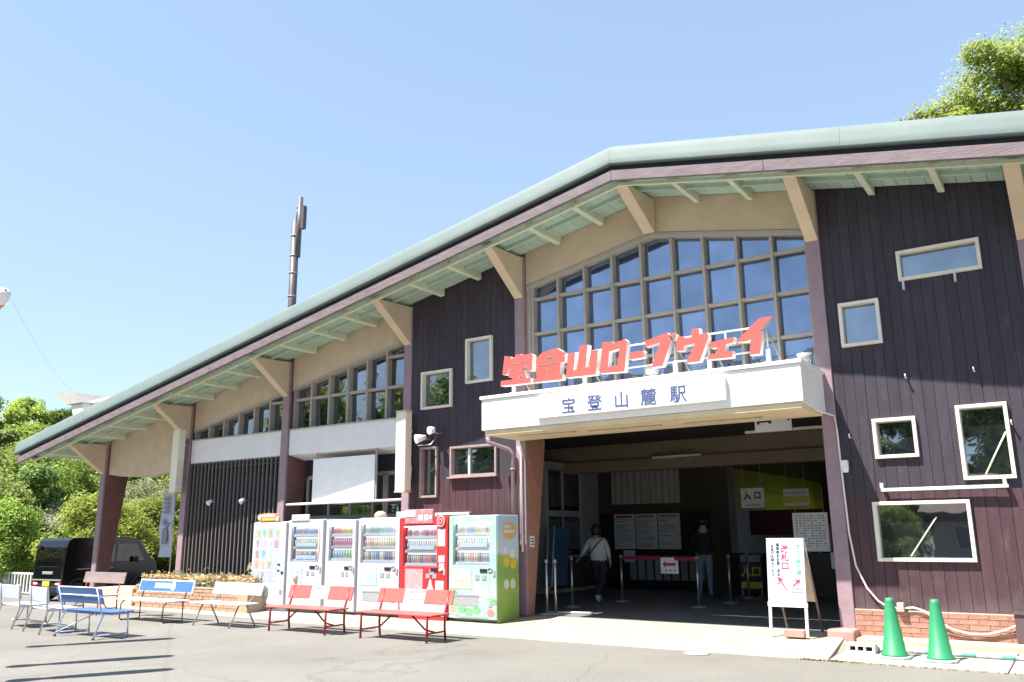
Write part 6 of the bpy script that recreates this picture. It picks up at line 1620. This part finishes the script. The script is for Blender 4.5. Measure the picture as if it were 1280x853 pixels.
m = MB(); m.hexa([(-0.11,-0.07,-0.02),(0.10,-0.09,0),(0.12,0.05,0),(-0.09,0.07,-0.02),(-0.10,-0.06,0.24),(0.09,-0.07,0.25),(0.10,0.03,0.25),(-0.09,0.05,0.24)]); m.build('bag_body', K['black'], t, bevel=0.025, seg=2)
# man standing in dark top and jeans
J, E_, R = figure({'pelvis':(0,0,0.92),'belly':(0,0.0,1.08),'chest':(0,0.02,1.30),'neck':(0,0.03,1.47),'jaw':(0,0.06,1.55),'skull':(0,0.05,1.645),'nose':(0,0.155,1.58),
  'sho-1':(-0.19,0.02,1.38),'elb-1':(-0.25,-0.02,1.10),'wrist-1':(-0.20,0.16,0.98),'sho1':(0.19,0.02,1.38),'elb1':(0.25,-0.02,1.10),'wrist1':(0.20,0.16,0.98),
  'hip-1':(-0.095,0,0.88),'knee-1':(-0.11,0.01,0.48),'ank-1':(-0.13,-0.02,0.09),'ball-1':(-0.14,0.09,0.045),'toe-1':(-0.145,0.16,0.035),
  'hip1':(0.095,0,0.88),'knee1':(0.10,0.01,0.48),'ank1':(0.11,-0.02,0.09),'ball1':(0.12,0.09,0.045),'toe1':(0.125,0.16,0.035)})
TOP = mat('black_jacket',(0.014,0.013,0.018),0.8,0.15,14); JEAN = mat('blue_jeans',(0.20,0.28,0.40),0.85,0.14,18); 
def paintM(c, k):
    if k[:3] in ('ank','bal','toe') and c[2] < 0.13: return 3
    if k in ('neck','jaw','skull','nose'): return 2
    if k[:4] == 'palm' or k[:2] in ('fa','fb','fc','t1','t2'): return 2
    if k[:3] in ('sho','elb','wri') or k in ('chest','belly') or c[2] > 0.93: return 0
    return 1
T = person('man in black jacket and blue jeans standing with his back turned in the hall', (-7.45,5.55,0.118), 0.25, J, E_, R, paintM, [TOP,JEAN,SKIN,K['gray']])
m = MB(); m.lathe([(0.02,0.12),(0.07,0.105),(0.105,0.05),(0.105,0.0),(0.09,-0.07)],14,(0,0.035,1.635)); m.build('hair', HAIR, T)

# ================================================================== TREES
def crown_mesh(name, blobs, n, smin, smax, mt, seed):
    g = np.random.default_rng(seed)
    C_ = np.array([b[:3] for b in blobs]); Rr = np.array([b[3] for b in blobs])
    w = Rr**2.2; w /= w.sum()
    k = g.choice(len(blobs), n, p=w)
    d = g.normal(size=(n,3)); d /= np.linalg.norm(d,axis=1)[:,None]
    lump = 1+0.22*np.sin(d[:,0]*6+k)*np.sin(d[:,1]*7+2*k)*np.sin(d[:,2]*5+k)
    rad_ = g.uniform(0.35,1.0,n)**0.6 * (1+np.clip(0.18*g.normal(size=n),-0.4,0.24)) * lump
    sc = np.array([1,1,0.8])
    Pp = C_[k] + d*(Rr[k]*rad_)[:,None]*sc
    # leave gaps: drop leaves where a coarse pattern says so
    q = np.sin(Pp[:,0]*2.3+seed)+np.sin(Pp[:,1]*2.7+1.3*seed)+np.sin(Pp[:,2]*2.9+0.7)
    keep = q > -1.15
    Pp = Pp[keep]; d = d[keep]; n = len(Pp)
    nn = d*0.35 + g.normal(size=(n,3))*0.5 + np.array([-0.30,-0.46,0.80]); nn /= np.linalg.norm(nn,axis=1)[:,None]
    d1 = np.cross(nn, g.normal(size=(n,3))); d1 /= np.linalg.norm(d1,axis=1)[:,None]
    d2 = np.cross(nn,d1)
    s = g.uniform(smin,smax,n)[:,None]
    v = np.stack([Pp-d1*s, Pp+d2*s*0.55-nn*s*0.2, Pp+d1*s, Pp-d2*s*0.55-nn*s*0.2],1).reshape(-1,3)
    return leaf_mesh(name, v, mt)
def tree_proto(seed, h, spread, nb, n, leaf, mt, trunk=True, low=0.25):
    r_ = random.Random(seed); blobs = []
    for i in range(nb):
        a = r_.uniform(0,2*PI); f = r_.random(); z = h*(low+(0.92-low)*f)
        rr_ = spread*(1-abs(f-0.42)*0.9)*r_.uniform(0.25,0.8)
        blobs.append((rr_*math.cos(a), rr_*math.sin(a), z, spread*r_.uniform(0.18,0.42)))
    blobs.append((0,0,h*0.9,spread*0.36))
    cm = crown_mesh('crown', blobs, n, leaf*0.6, leaf*1.25, mt, seed)
    m = MB()
    lean = r_.uniform(-.3,.3)
    m.tube([(0,0,-0.5),(lean*0.2,0,h*0.25),(lean*0.6,0.1,h*0.55),(lean,0.1,h*0.85)],[h*0.028,h*0.022,h*0.014,h*0.005],8)
    for b in blobs[:nb:2]: 
        z0 = max(h*0.2,b[2]-spread*0.5)
        m.tube([(lean*z0/h,0.05,z0*0.9),(b[0]*0.5,b[1]*0.5,(z0+b[2])/2),(b[0],b[1],b[2]+b[3]*0.3)],[h*0.011,h*0.007,h*0.003],5)
    tm = m.mesh('trunk', K['bark'])
    return cm, tm
PRO = {}
def plant(kind, loc, s, rz, label, group, cat='tree', name='tree'):
    cm, tm = PRO[kind]
    t = thing(name, label, cat, loc, rz, group)
    inst('crown', cm, t, (0,0,0), scale=(s,s,s)); inst('trunk', tm, t, (0,0,0), scale=(s,s,s))
    return t
PRO['bushA'] = tree_proto(11, 3.6, 2.5, 22, 36000, 0.062, K['leafB'], low=0.12)
PRO['bushB'] = tree_proto(12, 3.6, 2.5, 24, 36000, 0.062, K['leafA'], low=0.12)
PRO['bushC'] = tree_proto(13, 3.4, 2.3, 20, 26000, 0.06, K['leafD'], low=0.15)
PRO['treeA'] = tree_proto(21, 8.0, 3.4, 20, 44000, 0.115, K['leafA'])
PRO['treeB'] = tree_proto(22, 8.0, 3.1, 18, 44000, 0.115, K['leafB'])
PRO['treeC'] = tree_proto(23, 8.0, 2.6, 16, 32000, 0.115, K['leafC'])
def big_tree(seed, blobs, n, leaf, mt, h):
    cm = crown_mesh('crown', blobs, n, leaf*0.6, leaf*1.3, mt, seed); m = MB()
    m.tube([(0,0,-0.5),(0.1,0,h*0.3),(0,0.1,h*0.6),(0.2,0,h*0.9)],[0.42,0.34,0.22,0.06],9)
    for b in blobs: m.tube([(0.05,0.05,max(h*0.3,b[2]-4.5)),(b[0]*0.5,b[1]*0.5,b[2]-1.6),(b[0],b[1],b[2]+b[3]*0.4)],[0.08,0.05,0.015],5)
    return cm, m.mesh('trunk', K['bark'])
rb = random.Random(77)
BB = [(-2.9,0,16.3,1.2),(-2.2,0.4,15.2,1.3),(-1.4,-0.3,16.9,1.5),(-0.9,0.5,15.2,1.7),(-0.2,-0.6,17.9,1.4),(0.6,0.3,16.5,1.9),(1.3,-0.5,18.6,1.5),(2.2,0.4,17.2,2.0),(3.4,0,16.2,2.1),(2.6,0.6,19.2,1.3),(0.4,0,14.0,2.3),(-1.8,0.6,13.4,1.9),(2.6,0.3,14.2,2.3),(4.6,0.2,14.6,2.0)]
BB += [(b[0]+rb.gauss(0,0.8),b[1]+rb.uniform(-1.6,1.8),b[2]+rb.gauss(0,0.5),b[3]*rb.uniform(0.35,0.6)) for b in BB]
PRO['bigR'] = big_tree(31, BB, 190000, 0.068, K['leafE'], 18.5)
PRO['bigS'] = big_tree(32, [(-0.6,0,16.3,0.75),(0.3,0.2,16.0,0.9),(0,0,15.0,1.3),(1.0,0.3,14.6,1.3),(-1.4,0,15.6,0.6)], 30000, 0.068, K['leafE'], 16.0)
BL = ['yellow-green bushy shrub on the slope beyond the white fence','fresh green bushy shrub on the slope beyond the white fence','grey-green shrub with pale leaves on the slope beyond the fence']
TL_ = ['fresh green tree on the hillside behind the shrubs','yellow-green tree on the hillside behind the shrubs','dark leaved tree on the hillside behind the shrubs']
rt = random.Random(5)
ORD = 'first second third fourth fifth sixth seventh eighth ninth tenth eleventh twelfth thirteenth fourteenth'.split()
HUE = ['yellow-green','fresh green','grey-green']
def polar(az_deg, dist):   # azimuth left of the facade normal seen from the yard
    a = math.radians(az_deg); return -dist*math.sin(a), -13+dist*math.cos(a)
azs = [79,76,73,70.5,68,66,64,62,60,58,56,54,51]
for i, az in enumerate(azs):
    x, y = polar(az+rt.uniform(-.6,.6), rt.uniform(34,39)); k = rt.choice([0,1,0,2])
    plant(['bushA','bushB','bushC'][k], (x,y,hz(x,y)-0.2), rt.uniform(0.85,1.1), rt.uniform(0,6), HUE[k]+' shrub, '+ORD[i]+' from the left in the front row beyond the fence', 'shrubs on the slope beyond the fence', 'shrub', 'shrub')
for i, az in enumerate([77.5,74,71,69,67,65,63,61,59,57,55,52.5]):
    x, y = polar(az, rt.uniform(42,47)); k = rt.choice([0,1,0,2])
    plant(['bushB','bushA','bushC'][k], (x,y,hz(x,y)-0.2), rt.uniform(1.15,1.45), rt.uniform(0,6), HUE[[1,0,2][k]]+' shrub, '+ORD[i]+' from the left in the second row beyond the fence', 'shrubs on the slope beyond the fence', 'shrub', 'shrub')
for i, az in enumerate([80,76,72.5,70,68,66.2,64.5,63,61,59,57,55,52,48]):
    x, y = polar(az, rt.uniform(54,62)); k = rt.choice([0,1,0,1,2])
    plant(['treeA','treeB','treeC'][k], (x,y,hz(x,y)-0.8), rt.uniform(0.72,0.92), rt.uniform(0,6), ['fresh green','yellow-green','dark'][k]+' tree, '+ORD[i]+' from the left in the nearer row on the hillside', 'trees on the hillside at the left')
for i, az in enumerate([78,74,71,68.5,66.5,64.3,62.5,60,57,53]):
    x, y = polar(az, rt.uniform(74,84)); k = rt.choice([0,1,0,2])
    plant(['treeA','treeB','treeC'][k], (x,y,hz(x,y)-0.5), rt.uniform(0.85,1.05), rt.uniform(0,6), ['fresh green','yellow-green','dark'][k]+' tree, '+ORD[i]+' from the left in the farthest row on the hillside', 'trees on the hillside at the left')
x, y = polar(65.9, 50); plant('treeC', (x,y,hz(x,y)-0.3), 0.80, 1.0, 'dark leaved tree with a bare dark trunk at the left edge', None)
x, y = polar(63.4, 40); plant('treeC', (x,y,hz(x,y)-0.3), 0.60, 2.3, 'dark leaved tree half hidden under the left roof end', None)
# big trees behind the building at the right
plant('bigR', (0.40,19.0,-0.45), 1.0, 0.0, 'large yellow-green tree rising behind the right end of the roof', None)
plant('bigS', (-3.1,19.0,0), 0.985, 0.0, 'small yellow-green tree top peeking over the roof left of the large tree', None)
plant('bigR', (9.5,21,0), 0.95, 2.5, 'large tree behind the building beyond the right edge of the picture', None)
# trees across the yard, behind the camera (they show in the window panes)
lb3 = ['fresh green tree across the yard behind the camera','yellow-green tree across the yard behind the camera','dark tree across the yard behind the camera']
for i, (x, y, s) in enumerate(((-62,-44,2.0),(-54,-46,1.75),(-46,-44,2.1),(-40,-47,1.5),(-32,-47,1.2),(-22,-50,1.05),(-11,-51,1.95),(-4.5,-50,2.2),(4,-48,1.7),(12,-46,1.6),(-70,-36,1.9))):
    k = (0,2,0,1,2,0,2,1,0,2,1)[i]
    plant(['treeA','treeB','treeC'][k], (x,y,-0.2), s, i*1.7, lb3[k].replace('tree ', 'tree, '+ORD[i]+' of the row, ', 1), 'trees across the yard')

for i, (x, y, s) in enumerate(((-66,-40,1.2),(-57,-40,1.1),(-50,-37,1.3),(-42,-39,1.0),(-35,-41,1.2),(-27,-44,1.1),(-18,-45,1.3),(-9,-46,1.1),(7,-43,1.4),(15,-41,1.2))):
    k = (0,1,0,1,2,0,1,0,1,0)[i]
    plant(['bushA','bushB','bushC'][k], (x,y,-0.2), s, i*2.1, HUE[k]+' shrub, '+ORD[i]+' of the hedge row across the yard behind the camera', 'shrubs across the yard', 'shrub', 'shrub')
for i, (x, y, s) in enumerate(((-13.5,-31,0.95),(-10.3,-30,0.85),(-7.6,-30.5,0.8))):
    plant('bushA', (x,y,-0.2), s, i*1.3, 'bright yellow-green bush, '+ORD[i]+' of three before the shop across the yard', 'bushes before the shop', 'shrub', 'shrub')
# shop across the yard (shows in the window panes)
t = thing('shop_house', 'low brown roofed shop across the yard behind the camera', 'building', (-1.5,-38,0))
m = MB(); m.box(-5,5,-3,3,0,2.7); m.build('wall', K['oldwood'], t)
m = MB(); m.prism_yz([(-3.8,2.55),(0,4.5),(3.8,2.55),(3.8,2.7),(0,4.7),(-3.8,2.7)],-5.6,5.6); m.build('roof', mat('brown_roof',(0.16,0.09,0.075),0.7,0.15,5,0.2), t)
for x in (-3.4,-1.1,1.2,3.5):
    m = MB(); m.box(x-0.8,x+0.8,2.98,3.05,0.7,2.1); f = m.build('window', K['brownframe'], t)
    m = MB(); m.box(x-0.72,x+0.72,3.052,3.06,0.78,2.02); m.build('pane', K['black'], f)

for o in bpy.data.objects:
    if o.name.split('.')[0] in ('print','cloth_print','price_print','panel_print','faded_print','banner_print','header_print','disc_print'): o['kind'] = 'stuff'
